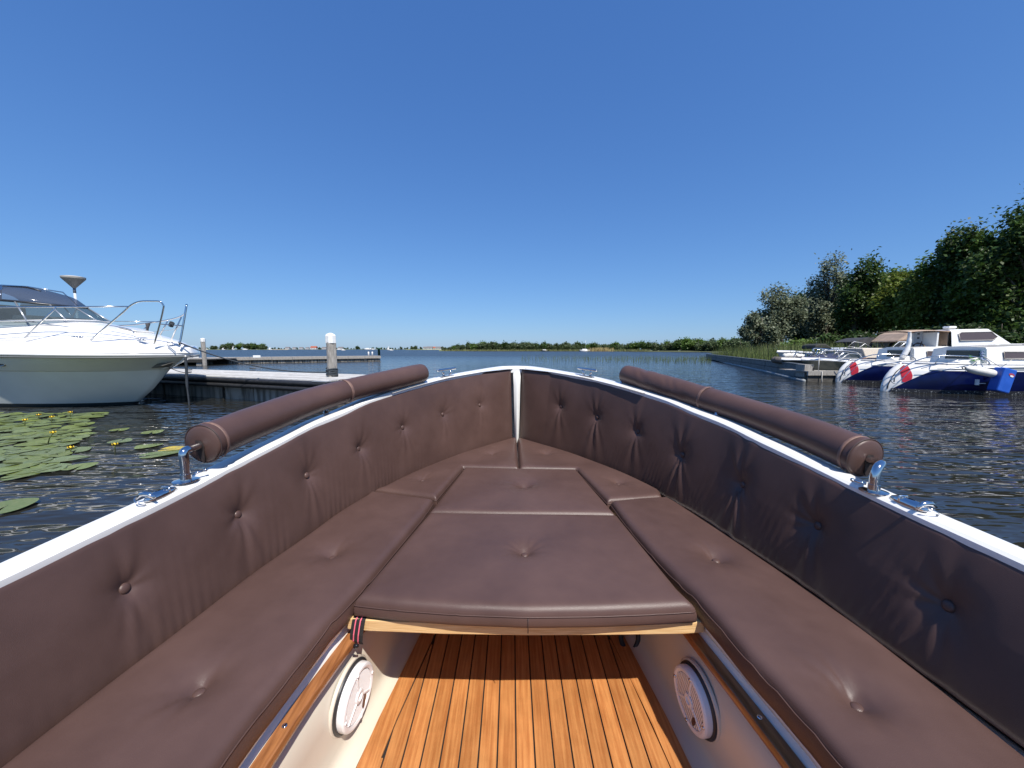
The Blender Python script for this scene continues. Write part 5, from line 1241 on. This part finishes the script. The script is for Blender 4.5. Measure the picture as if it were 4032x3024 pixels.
r5, P5 = runabout(15.9, Vector((12.95, 16.3, 0)), 6.5, "olive hulled open boat with white gunwale, steel bow rail and small windscreen, by the pontoon", OLIVE,
    [[(3293, 1409), (3325, 1387), (3346, 1389), (3315, 1411)], [(3317, 1411), (3346, 1391), (3390, 1395), (3388, 1412)]],
    [[(3212, 1404), (3245, 1382), (3300, 1378), (3360, 1384), (3380, 1390), (3396, 1408)], [(3206, 1404), (3200, 1376), (3222, 1372), (3300, 1379)], [(3203, 1377), (3212, 1402)], [(3222, 1373), (3210, 1402)], [(3224, 1374), (3252, 1404)], [(3240, 1382), (3256, 1404)], [(3297, 1379), (3305, 1405)]], .66)
part("tan_seat", G().box(P5(3.2, 0, .78), (2.2, 1.3, .30), ax=(1, -.1, 0)), TAN, r5, smooth=False, bevel=.08)
part("tan_seat", G().box(P5(4.9, 0, .84), (.7, 1.3, .50), ax=(1, -.1, 0)), TAN, r5, smooth=False, bevel=.08)
part("cabin_side", slab(px(17.2, (3395, 1372), (3480, 1370), (3480, 1412), (3410, 1412)), 1.4), mat("cream_superstructure", (.66, .60, .50), .4), r5, smooth=False, bevel=.03)
r6, P6 = runabout(18.0, Vector((13.7, 18.6, 0)), 5.5, "dark hulled small boat under a navy cover, left of the olive boat", mat("dark_green_hull", (.05, .06, .05), .3),
    [[(3272, 1404), (3292, 1388), (3312, 1390), (3298, 1406)]], [[(3123, 1408), (3134, 1390), (3150, 1390), (3190, 1396), (3204, 1405)], [(3128, 1389), (3140, 1406)], [(3150, 1391), (3205, 1394)]], .60)
rows = []
for a, h_, w in ((-.2, .0, .3), (.2, .15, .55), (.9, .30, .8), (1.7, .38, .9), (2.6, .30, .9), (3.4, .12, .85)):
    rows.append([P6(a, w * math.cos(t), .72 + h_ * math.sin(t)) for t in np.linspace(0, math.pi, 11)])
part("navy_cover", G().grid(rows), NAVY, r6)
part("folded_hood", slab(px(18.4, (3207, 1374), (3212, 1358), (3235, 1353), (3255, 1354), (3270, 1364), (3280, 1374)), 1.2), mat("olive_black_canvas", (.030, .030, .022), .8), r6, smooth=False, bevel=.06)
# grey dinghy with bundled cover next to the breakwater
dc = at_y(3096, 1422, 19.2)
t = thing("dinghy", "small grey inflatable dinghy with a pale bundled cover, moored behind the breakwater", "boat", (dc.x, dc.y, 0))
path = catmull([dc + Vector(q) for q in ((-.5, .1, .06), (-.1, -.42, .02), (.6, -.5, 0), (1.2, -.45, -.02))], 6); path2 = catmull([dc + Vector(q) for q in ((-.5, .1, .06), (-.1, .6, .04), (.6, .7, .03), (1.2, .65, .02))], 6)
GREYINF = mat("grey_inflatable", (.10, .085, .07), .6, col2=(.15, .13, .11), vs=6)
part("tube", G().tube(path.tolist(), .17, 10).tube(path2.tolist(), .17, 10), GREYINF, t)
bp = catmull([dc + Vector(q) for q in ((-.3, -.15, .26), (.1, -.2, .29), (.5, -.2, .25), (.95, -.2, .24))], 5)
part("bundled_cover", G().tube(bp.tolist(), [.08 + .05 * abs(math.sin(i * 1.3)) for i in range(len(bp))], 9), mat("pale_cloth", (.62, .61, .56), .9), t)
for x in (.0, .45): part("lashing", G().tube([dc + Vector((x, -.62, -.1)), dc + Vector((x + .05, -.45, .18)), dc + Vector((x + .08, -.2, .32))], .015, 6), ROPE_W, t)
# ================================================================ vegetation
def crown_mesh(name, m, rng, nclump, nleaf, leaf, R3, base_z, shape='round', spread=.18):
    """leaf-sized faces gathered in clumps through a crown of radii R3, its bottom at base_z"""
    rx, ry, rz = R3
    nl = max(5, nclump // 22)                                   # limbs: lobes of foliage with gaps between them
    lob = []
    while len(lob) < nl:
        p = rng.normal(size=3); p /= np.linalg.norm(p); q = p * rng.uniform(.35, .78)
        if shape == 'cone': q[:2] *= (1 - .62 * (q[2] + 1) / 2)
        if all(np.linalg.norm(q - o) > .30 for o, _ in lob) or rng.random() < .08: lob.append((q, rng.uniform(.26, .46)))
    if shape == 'spire': lob += [(np.array([rng.uniform(-.12, .12), 0, z_]), r_) for z_, r_ in ((.72, .26), (.90, .17), (1.03, .09))]
    cl = []
    for i in range(nclump):
        o, r_ = lob[i % len(lob)]; p = rng.normal(size=3); p /= np.linalg.norm(p); p[2] = p[2] * .85 + .1
        cl.append(o + p * r_ * rng.uniform(.55, 1.05))
    cl = np.array(cl)
    n = nclump * nleaf
    c = np.repeat(cl, nleaf, 0)
    off = rng.normal(size=(n, 3)) * spread * rng.uniform(.6, 1.2, (n, 1)); off[:, 2] *= .7
    P = (c + off) * np.array([rx, ry, rz]) + np.array([0, 0, base_z + rz])
    # leaves face mostly up and out
    d = rng.normal(size=(n, 3)); d += np.array([0, 0, .9]) + c * .7; d /= np.linalg.norm(d, axis=1)[:, None]
    t = np.cross(d, rng.normal(size=(n, 3))); t /= np.linalg.norm(t, axis=1)[:, None]; b_ = np.cross(d, t)
    s = leaf * rng.uniform(.6, 1.35, (n, 1))
    q0 = P + t * s; q1 = P + b_ * s * .55 + d * s * .12; q2 = P - t * s * .9; q3 = P - b_ * s * .55 + d * s * .12
    v = np.stack([q0, q1, q2, q3], 1).reshape(-1, 3)
    me = bpy.data.meshes.new(name); me.vertices.add(len(v)); me.vertices.foreach_set("co", v.ravel())
    me.loops.add(4 * n); me.loops.foreach_set("vertex_index", np.arange(4 * n)); me.polygons.add(n)
    me.polygons.foreach_set("loop_start", np.arange(0, 4 * n, 4)); me.polygons.foreach_set("loop_total", np.full(n, 4)); me.update(calc_edges=True)
    me.materials.append(m); return me, cl * np.array([rx, ry, rz]) + np.array([0, 0, base_z + rz])
def trunk_mesh(rng, H, r, cl, nb, name="trunk"):
    g = G(); bend = rng.uniform(-.05, .05, 2) * H
    tp = [(bend[0] * t * t, bend[1] * t * t, -.4 + (H + .4) * t) for t in np.linspace(0, 1, 8)]
    g.tube(tp, [r * (1.25 - t) if t > 0 else r * 1.5 for t in np.linspace(0, 1, 8)], 8)
    for i in rng.choice(len(cl), min(nb, len(cl)), replace=False):
        e = Vector(cl[i]); h = min(max(H * .22, e.z * .62), H * .85); t = (h + .4) / (H + .4)
        s = Vector((bend[0] * t * t, bend[1] * t * t, h)); m_ = s.lerp(e, .5) + Vector((0, 0, .06 * H * rng.uniform(-.2, 1)))
        g.tube([s, m_, e], [r * .45 * (1.2 - t), r * .28, r * .10], 5)
    me = bpy.data.meshes.new(name); me.from_pydata([tuple(p) for p in g.v], [], g.f); me.update(); me.materials.append(BARK)
    me.polygons.foreach_set('use_smooth', [True] * len(me.polygons)); return me
def mobj(name, me, parent): o = bpy.data.objects.new(name, me); C.objects.link(o); o.parent = parent; return o
def tree(name, label, loc, H, R3, m, seed, nclump=130, nleaf=48, leaf=.16, base=None, trunk_r=.2, nb=22, group=None, shape='round', spread=.17):
    r_ = np.random.default_rng(seed); base = H - 2 * R3[2] if base is None else base
    t = thing(name, label, "tree", loc, group)
    me, cl = crown_mesh("crown", m, r_, nclump, nleaf, leaf, R3, base, shape, spread); mobj("crown", me, t)
    mobj("trunk", trunk_mesh(r_, H * .86, trunk_r, cl, nb), t); return t
# trees on the right bank; (photo x of the middle, depth, top y, crown half width px, leaf colour, label)
bank = [
 (3088, 46, 1118, 105, 3, "silvery grey green willow, leftmost of the tall bank trees, leaning over the reeds"),
 (3010, 44, 1225, 66, 3, "low silvery shrub tree at the left foot of the willow, above the reeds"),
 (3268, 48, 1038, 92, 3, "tall silvery tree behind and right of the leftmost willow"),
 (3385, 42, 1000, 98, 0, "dark pointed tree whose thin top shoots stick up beside the silvery tree"),
 (3490, 43, 1028, 95, 1, "leafy green tree just right of the pointed dark tree"),
 (3600, 38, 1030, 115, 2, "bright olive green tree catching the sun in the middle of the bank"),
 (3710, 37, 985, 115, 1, "round topped mid green tree above the wheelhouse roof"),
 (3835, 34, 870, 115, 0, "dark green tree stepping up towards the right edge, left of the tallest one"),
 (3965, 32, 850, 145, 1, "broad tall tree with sun flecked leaves near the right edge"),
 (4105, 30, 780, 180, 0, "tallest dark tree, cut off by the right edge"),
]
for i, (x, Y, ty, hw, ci, lb) in enumerate(bank):
    top = at_y(x, ty, Y); w = hw / FPX * Y; H = top.z - .35; big = i > 1
    gb = .06 * H if not big else .10 * H
    n = int(150 + 90 * min(1.6, w * H / 30))
    lf = .145 if i < 3 else .165
    tree("broadleaf_tree", lb, (top.x, Y, .35), H, (w * 1.08, w * .9, (H - gb) / 2 * 1.04), LEAF[ci], 40 + i, n, 66, lf, gb, .12 + H * .014, 26, "trees on the right bank", spread=.115)
# second row closing the gaps behind, and shrubs at the foot
for i, (x, Y, ty, hw, ci, lb) in enumerate([
 (3185, 52, 1140, 110, 5, "dark tree in the back row filling the gap behind the willow"),
 (3330, 52, 1100, 120, 5, "deep green tree in the back row between the pointed tree and the leafy one"),
 (3520, 50, 1090, 120, 0, "dark tree in the back row behind the olive green one"),
 (3700, 46, 1040, 150, 5, "deep green tree in the back row above the wheelhouse window"),
 (3870, 42, 960, 150, 5, "deep green tree in the back row right of the wheelhouse"),
 (4030, 40, 890, 150, 5, "deep green tree in the back row at the right edge")]):
    top = at_y(x, ty, Y); w = hw / FPX * Y; H = top.z - .35
    tree("broadleaf_tree", lb, (top.x, Y, .35), H, (w, w * .8, (H - .04 * H) / 2), LEAF[ci], 80 + i, 240, 60, .19, .04 * H, .22, 18, "trees on the right bank", spread=.16)
for i, (x, Y, ty, hw, ci, lb) in enumerate([
 (3290, 36, 1320, 60, 0, "low dark shrub under the pointed tree, behind the small boats"), (3400, 35, 1300, 70, 5, "low dark shrub behind the charcoal hood"),
 (3530, 34, 1280, 80, 5, "low dark shrub behind the beige hood"), (3660, 33, 1270, 85, 5, "low dark shrub behind the wheelhouse"), (3800, 31, 1260, 95, 5, "low dark shrub right of the wheelhouse"),
 (3950, 29, 1250, 100, 5, "low dark shrub behind the long low cabin"), (4080, 28, 1240, 100, 0, "low dark shrub at the right edge"), (3130, 40, 1330, 60, 1, "green shrub between the willow and the small boats")]):
    top = at_y(x, ty, Y); w = hw / FPX * Y; H = top.z - .35
    t = tree("shrub", lb, (top.x, Y, .35), H, (w * 1.15, w, H * .52), LEAF[ci], 120 + i, 110, 50, .15, -.05 * H, .06, 14, "shrubs along the right bank", spread=.18); t['category'] = "shrub"
# the thin shoots on the pointed tree
# far wood across the bay: individual trees sharing a few meshes
protos = []
for k in range(6):
    r_ = np.random.default_rng(300 + k); H = 10.0
    cm, cl = crown_mesh("crown", LEAF[(4, 4, 1, 4, 0, 4)[k]], r_, 60, 30, .62, (3.7 + .5 * (k % 3), 3.4, 5.0), -.4, 'round' if k != 3 else 'cone', .24)
    protos.append((cm, trunk_mesh(r_, 8.2, .2, cl, 8)))
def far_tree(x, Y, H, k, label, group, cat="tree"):
    t = thing("woodland_tree", label, cat, (x, Y, .2), group); cm, tm = protos[k % 6]
    mobj("crown", cm, t); mobj("trunk", tm, t); s = H / 10.0; t.scale = (s * rf.uniform(1.05, 1.5), s * rf.uniform(1.0, 1.3), s); t.rotation_euler = (0, 0, rf.uniform(0, 6.28)); return t
rf = random.Random(21)
def top_y(x): return float(np.interp(x, [1748, 1790, 1840, 1900, 2000, 2140, 2200, 2400, 2520, 2600, 2680, 2760, 2900, 2960], [1368, 1352, 1344, 1340, 1340, 1344, 1343, 1346, 1342, 1338, 1326, 1329, 1322, 1330]))
def dep(x): return float(np.interp(x, [1750, 2400, 2600, 2960], [240, 215, 185, 130]))
x = 1752.0
while x < 2965:
    Y = dep(x); 
    for row in range(2):
        Yr = Y + row * 7 + rf.uniform(-2, 2); ty = top_y(x) + rf.uniform(-1.5, 6) + (0 if row else 3)
        X = (x - 2016) / FPX * Yr * 1.0; H = CZ + (1374 - ty) / FPX * Yr - .2
        far_tree(X, Yr, max(2.5, H), rf.randrange(6), "tree standing in the long wood across the bay", "trees of the wood across the bay")
    x += rf.uniform(15, 22) * (1.0 if x < 2500 else 1.35)
# wood floor and shore strips
def strip(name, pts, depth_, m, z=.15, kind='structure'):
    g = G(); f = [Vector(p) for p in pts]
    g.grid([[(p.x, p.y, -.5) for p in f], [(p.x, p.y, z) for p in f], [(p.x * (1 + depth_ / p.y), p.y + depth_, z + .4) for p in f]]); return struct(name, g, m, kind, smooth=False)
strip("bay_shore", [((q - 2016) / FPX * (dep(q) - 9), dep(q) - 9, 0) for q in range(1730, 3000, 30)], 40, SHOREG)
strip("far_shore", [((q - 2016) / FPX * 900, 900, 0) for q in range(-1200, 1800, 60)], 300, SHOREG, .6)
strip("island_shore", [((q - 2016) / FPX * 600, 600, 0) for q in range(815, 1085, 15)], 30, SHOREG, .3)
strip("sand_spit", [((q - 2016) / FPX * 560, 560, 0) for q in range(1072, 1140, 6)], 12, SAND, .5)
for i in range(22):                                        # island on the left
    q = rf.uniform(832, 1058); e = min(q - 826, 1068 - q); ty = 1362 - 12 * min(1, e / 40) + rf.uniform(-2, 4)
    if 895 < q < 925: ty = 1349
    Y = 606 + rf.uniform(0, 22); far_tree((q - 2016) / FPX * Y, Y, CZ + (1374 - ty) / FPX * Y, rf.randrange(6), "tree on the small wooded island at the left", "trees on the small island")
q = 560.0
while q < 1750:                                            # low far shore
    if not (826 < q < 1066):
        Y = 905 + rf.uniform(0, 40); ty = 1369 + rf.uniform(-2.5, 2)
        far_tree((q - 2016) / FPX * Y, Y, max(2.0, CZ + (1374 - ty) / FPX * Y), rf.randrange(6), "tree in the low line along the far shore", "trees along the far shore")
    q += rf.uniform(7, 15)
for q, ty, Y in ((1410, 1361, 900), (1582, 1364, 900), (1637, 1355, 520), (1626, 1362, 525), (1660, 1365, 540), (1745, 1364, 260), (1236, 1362, 880), (1262, 1366, 880)):
    far_tree((q - 2016) / FPX * Y, Y, CZ + (1374 - ty) / FPX * Y, rf.choice((0, 3, 4)), "taller tree standing out from the low far shore line", "trees along the far shore")
strip("reed_point", [((q - 2016) / FPX * 500, 500, 0) for q in range(1600, 1760, 10)], 30, SHOREG, .5)

# ================================================================ reeds (nobody could count them)
def reeds(name, spots, hmin, hmax, w, m, seed, lean=.12, z0=-.1):
    r_ = np.random.default_rng(seed); n = len(spots); P = np.array(spots, float)
    h = r_.uniform(hmin, hmax, n); a = r_.uniform(0, 2 * math.pi, n); la = r_.normal(0, lean, (n, 2)) * h[:, None]
    dx, dy = np.cos(a) * w, np.sin(a) * w
    def row(t, k): return np.stack([P[:, 0] + la[:, 0] * t * t + dx * k, P[:, 1] + la[:, 1] * t * t + dy * k, z0 + h * t], 1)
    v = np.stack([row(0, -1), row(0, 1), row(.55, .8), row(.55, -.8), row(1, 0)], 1).reshape(-1, 3)
    f = []
    for i in range(n): o = i * 5; f += [(o, o + 1, o + 2, o + 3), (o + 3, o + 2, o + 4)]
    g = G(); g.v = v.tolist(); g.f = f
    return tag(part(name, g, m, None, smooth=False), kind='stuff')
rs = np.random.default_rng(9)
sp = []
for _ in range(5200):
    l = rs.uniform(3.2, WLEN + 4); w = rs.uniform(.9, 6.5 + l * .05); p = WA + WD * l + WN * w; sp.append((p.x, p.y))
reeds("reeds", sp, .9, 2.0, .016, REED, 10)
sp = []
for _ in range(2600):
    l = rs.uniform(14, WLEN + 6); w = rs.uniform(4, 14); p = WA + WD * l + WN * w; sp.append((p.x, p.y))
reeds("pale_reeds", sp, 1.2, 2.3, .022, REEDY, 11)
sp = []
for _ in range(3000):
    x = rs.uniform(2050, 2800); f_ = (x - 2050) / 750; Y = rs.uniform(38, 60) * (1 - .12 * f_) ; 
    if rs.random() > .22 + .75 * f_: continue
    sp.append(((x - 2016) / FPX * Y, Y))
reeds("standing_reeds", sp, .35, .85, .010, REED, 12, .06)
sp = []
for _ in range(2500):
    x = rs.uniform(1740, 2560); Y = dep(x) - rs.uniform(9, 14); sp.append(((x - 2016) / FPX * Y, Y))
reeds("shore_reeds", sp, .8, 1.7, .10, REEDY, 13)
sp = []
for _ in range(700):
    x = rs.normal(2365, 22); Y = 200 + rs.uniform(0, 4); sp.append(((x - 2016) / FPX * Y, Y))
reeds("dry_reed_stand", sp, 1.2, 2.6, .10, mat("dry_reed", (.36, .29, .13), .9, island=.2), 14)

# ================================================================ houses and boats far away
def house(x, Y, w, d, h, roof_m, label, rz=0.0, wall=WALLW):
    X = (x - 2016) / FPX * Y; t = thing("house", label, "house", (X, Y, .6), "houses on the far shore"); o = Vector((X, Y, .6))
    part("wall", G().box(o + Vector((0, 0, h / 2)), (w, d, h)), wall, t, smooth=False)
    hw, hd = w / 2 + .4, d / 2 + .4
    v = [o + Vector(q) for q in ((-hw, -hd, h), (hw, -hd, h), (hw, hd, h), (-hw, hd, h), (-hw, 0, h + d * .45), (hw, 0, h + d * .45))]
    part("roof", G().add(v, [(0, 1, 5, 4), (2, 3, 4, 5), (0, 4, 3), (1, 2, 5), (0, 3, 2, 1)]), roof_m, t, smooth=False)
    for k in (-1, 0, 1):
        part("window", G().box(o + Vector((k * w * .28, -d / 2 - .02, h * .5)), (w * .12, .06, h * .35)), DKGL, t, smooth=False)
    t.rotation_euler = (0, 0, rz)
house(1240, 880, 13, 9, 3.2, ROOFR, "house with a big red roof on the far shore, left of the thick mooring post")
for x, Y, w, rm, lb in ((1163, 900, 7, ROOFG, "small white house on the far shore, first of three left of the red roof"), (1190, 900, 8, ROOFG, "small white house on the far shore, second of three left of the red roof"), (1214, 900, 7, ROOFG, "small white house on the far shore, nearest to the red roof"),
    (1280, 900, 9, ROOFG, "white house on the far shore just left of the thick mooring post"), (1137, 890, 9, ROOFG, "pale house behind the sand spit on the far shore"), (1345, 900, 10, ROOFG, "white house on the far shore right of the thick mooring post"),
    (1678, 520, 6.0, ROOFG, "white house in the right hand cluster, nearest to the tall tree"), (1694, 515, 7.0, ROOFG, "white house in the right hand cluster, second from the tall tree"), (1712, 525, 6.0, ROOFR, "white house with reddish roof in the right hand cluster"), (1727, 518, 6.5, ROOFG, "white house in the right hand cluster, second from the wood"), (1741, 512, 5.0, ROOFG, "white house in the right hand cluster, nearest to the wood")):
    house(x, Y, w, w * .7, 2.6 if Y > 600 else 1.9, rm, lb)
def small_boat(x, Y, L, label, cabin=True, mast=0, m=GEL, sail=False, z=0):
    X = (x - 2016) / FPX * Y; o = Vector((X, Y, z)); t = thing("sailing_boat" if mast else "motor_boat", label, "boat", tuple(o), "boats far out on the lake")
    rows = []
    for zz, k in ((.0, .8), (.35, .92), (.75, 1.0)):
        rows.append([o + Vector((L * .5 * k * math.cos(a) * (1.0 if math.cos(a) > 0 else .92), L * .17 * k * math.copysign(abs(math.sin(a)) ** .7, math.sin(a)), zz * L / 6)) for a in np.linspace(0, 2 * math.pi, 17)[:-1]])
    g = G().grid(rows, close_v=True, flip=True); n = len(g.v); g.f.append(tuple(range(n - 16, n))); part("hull", g, m, t)
    if cabin: part("cabin", G().box(o + Vector((-.03 * L, 0, .95 * L / 6)), (.38 * L, .2 * L, .5 * L / 6)), WHITEP, t, smooth=False, bevel=.05 * L / 6)
    if mast: part("mast", G().tube([o + Vector((.05 * L, 0, .6 * L / 6)), o + Vector((.05 * L, 0, mast))], max(.05, mast * .007), 6), ALU, t)
    if sail: part("sail", G().add([o + Vector((.03 * L, .02, 1.0)), o + Vector((.03 * L, .02, mast * .95)), o + Vector((-.42 * L, .02, 1.2)), o + Vector((-.1 * L, .12, mast * .45))], [(0, 1, 3), (0, 3, 2), (3, 1, 2)]), WHITEP, t, smooth=False)
small_boat(2302, 205, 6.6, "white sailing yacht with bare mast anchored before the wood", True, 6.0)
small_boat(2144, 212, 5.0, "dark motor boat lying before the wood, left of the bare mast", True, 0, mat("black_hull", (.01, .01, .012), .3))
small_boat(923, 560, 5.0, "tiny boat with a raised white sail in front of the island", False, 6.5, sail=True)
small_boat(884, 560, 6.0, "tiny white boat with half lowered sail left of the raised sail", False, 3.5, sail=True)
small_boat(969, 520, 8.5, "low white motor boat in front of the island's middle")
small_boat(1068, 560, 6.0, "tiny boat with white sail at the island's right tip", False, 4.5, sail=True)
small_boat(1354, 330, 4.5, "white motor boat on the open water right of the thick mooring post")
small_boat(1450, 640, 14, "long white motor boat near the far shore above the two bollards")
small_boat(1470, 650, 9, "white motor boat just right of the long one near the far shore")
small_boat(1533, 480, 5.5, "tiny boat with white sail right of the green marker post", False, 5.5, sail=True)
small_boat(1543, 330, 4.2, "small white motor boat just below the sail right of the green post")
small_boat(746, 420, 8.0, "white motor boat between the cruiser's bow and the slim mooring post")
small_boat(779, 560, 9.0, "white motor boat just left of the slim mooring post")
small_boat(815, 640, 9.0, "white motor boat just right of the slim mooring post")
small_boat(1337, 600, 9.0, "low white boat at the far shore touching the thick post's right side")

# ================================================================ water lilies
def lily_mesh(k, m):
    r_ = np.random.default_rng(500 + k); rows = []
    nt_, nr = 26, 4
    notch = .16; P = []
    ph = r_.uniform(0, 6, 4)
    for j in range(nt_):
        a = notch + (2 * math.pi - 2 * notch) * j / (nt_ - 1); row = []
        rad = 1.0 * (1 + .10 * math.cos(a) + .03 * math.sin(3 * a + ph[0]) + .02 * math.sin(5 * a + ph[1]))
        for i in range(nr):
            f = i / (nr - 1); rr = rad * f + (.03 if i == 0 else 0)
            z = .006 + .0045 * f * f * (math.sin(2 * a + ph[2]) + .6 * math.sin(3 * a + ph[3])) + (.003 if i == nr - 1 else 0) + .003 * math.cos(a * 9) * f * (1 - f)
            row.append((rr * math.cos(a), rr * .82 * math.sin(a), z * 1.0))
        P.append(row)
    g = G().grid(P, flip=False); me = bpy.data.meshes.new("leaf_blade"); me.from_pydata(g.v, [], g.f); me.update(); me.materials.append(m)
    me.polygons.foreach_set('use_smooth', [True] * len(me.polygons)); return me
lm = [lily_mesh(k, LILY[(0, 1, 0, 1, 2)[k]]) for k in range(5)]
rl = random.Random(77)
def pad(px_, py_, r, k, rz=None, label=None):
    p = at_z(px_, py_, 0)
    o = bpy.data.objects.new("lily_pad", lm[k]); C.objects.link(o); o.location = (p.x, p.y, .004 + rl.uniform(0, .012)); o.scale = (r, r, 1.0)
    o.rotation_euler = (rl.uniform(-.008, .008), rl.uniform(-.008, .008), rl.uniform(0, 6.28) if rz is None else rz)
    tag(o, label or "green lily pad in the crowded raft on the left water", "lily pad", "lily pads floating on the left"); return p
placed = []
def try_pad(px_, py_, r, k, label=None):
    p = at_z(px_, py_, 0)
    for q, rq in placed:
        if (p.xy - q.xy).length < (r + rq) * .62: return False
    placed.append((p, r)); pad(px_, py_, r, k, label=label); return True
for x, y, r, k, lb in ((30, 2000, .20, 0, "pale green lily pad floating alone nearest to the boat"), (640, 1790, .20, 0, "large green lily pad with a torn left edge, nearest the rail post"), (300, 1775, .17, 1, None), (320, 1838, .16, 0, "round lily pad at the lower edge of the raft, next to the ripples"),
    (470, 1742, .15, 1, "green lily pad with a notch, second row below the flower stalk"), (580, 1760, .15, 0, "oval lily pad beside the yellowed leaf"), (690, 1770, .15, 4, "yellowed lily leaf half sunk beside the roll's cap"), (470, 1695, .14, 0, "narrow looking green pad above the notched one"), (600, 1706, .16, 0, None)):
    try_pad(x, y, r, k, lb)
def lily_right(y): return float(np.interp(y, [1632, 1650, 1680, 1720, 1760, 1800, 1850, 1880], [430, 330, 340, 330, 250, 270, 260, 120]))
tries = 0
while len(placed) < 125 and tries < 6000:
    tries += 1; y = 1630 + 255 * rl.random() ** 1.25; x = rl.uniform(-120, lily_right(y))
    r = rl.uniform(.12, .23)
    try_pad(x, y, r, rl.choice((0, 0, 1, 1, 2, 3, 3, 4)) if rl.random() < .35 else rl.choice((0, 1, 2, 3)))
# yellow flowers on stalks
def flower(px_, py_, h, lb, side=0):
    p = at_z(px_, py_ + h / 1.0, 0); z = .07
    pt = at_y(px_, py_, p.y); t = thing("water_lily_flower", lb, "flower", (p.x, p.y, 0), "yellow water lily flowers")
    c = Vector((pt.x, p.y, max(.06, pt.z)))
    part("stalk", G().tube([(p.x + side, p.y, -.08), (p.x + side * .4, p.y, c.z * .6), tuple(c)], .007, 6), STEMG, t)
    for k in range(5):
        a = k * 2 * math.pi / 5; d = Vector((math.cos(a), math.sin(a), 0)); s = Vector((-d.y, d.x, 0))
        part("petal", G().add([c, c + d * .024 + s * .02 + Vector((0, 0, .012)), c + d * .030 + Vector((0, 0, .034)), c + d * .024 - s * .02 + Vector((0, 0, .012))], [(0, 1, 2, 3)]), YELLOW, t, smooth=False)
    part("centre", G().ball(c + Vector((0, 0, .014)), (.014, .014, .012), 8, 5), YELLOW, t)
for x, y, h, lb, sd in ((277, 1626, 18, "yellow water lily flower highest up, close to the cruiser's hull", 0), (99, 1657, 24, "largest open yellow flower, at the far left of the raft", 0), (204, 1645, 20, "yellow flower between the largest one and the highest one", 0), (209, 1707, 44, "yellow flower on a long slanting stalk above the pads", -.10), (453, 1758, 14, "yellow flower beside the large torn pad", 0), (279, 1773, 12, "yellowish flower lying low at the left edge of the large torn pad", 0), (153, 1637, 12, "small yellow bud near the cruiser's hull", 0)):
    flower(x, y, h, lb, sd)
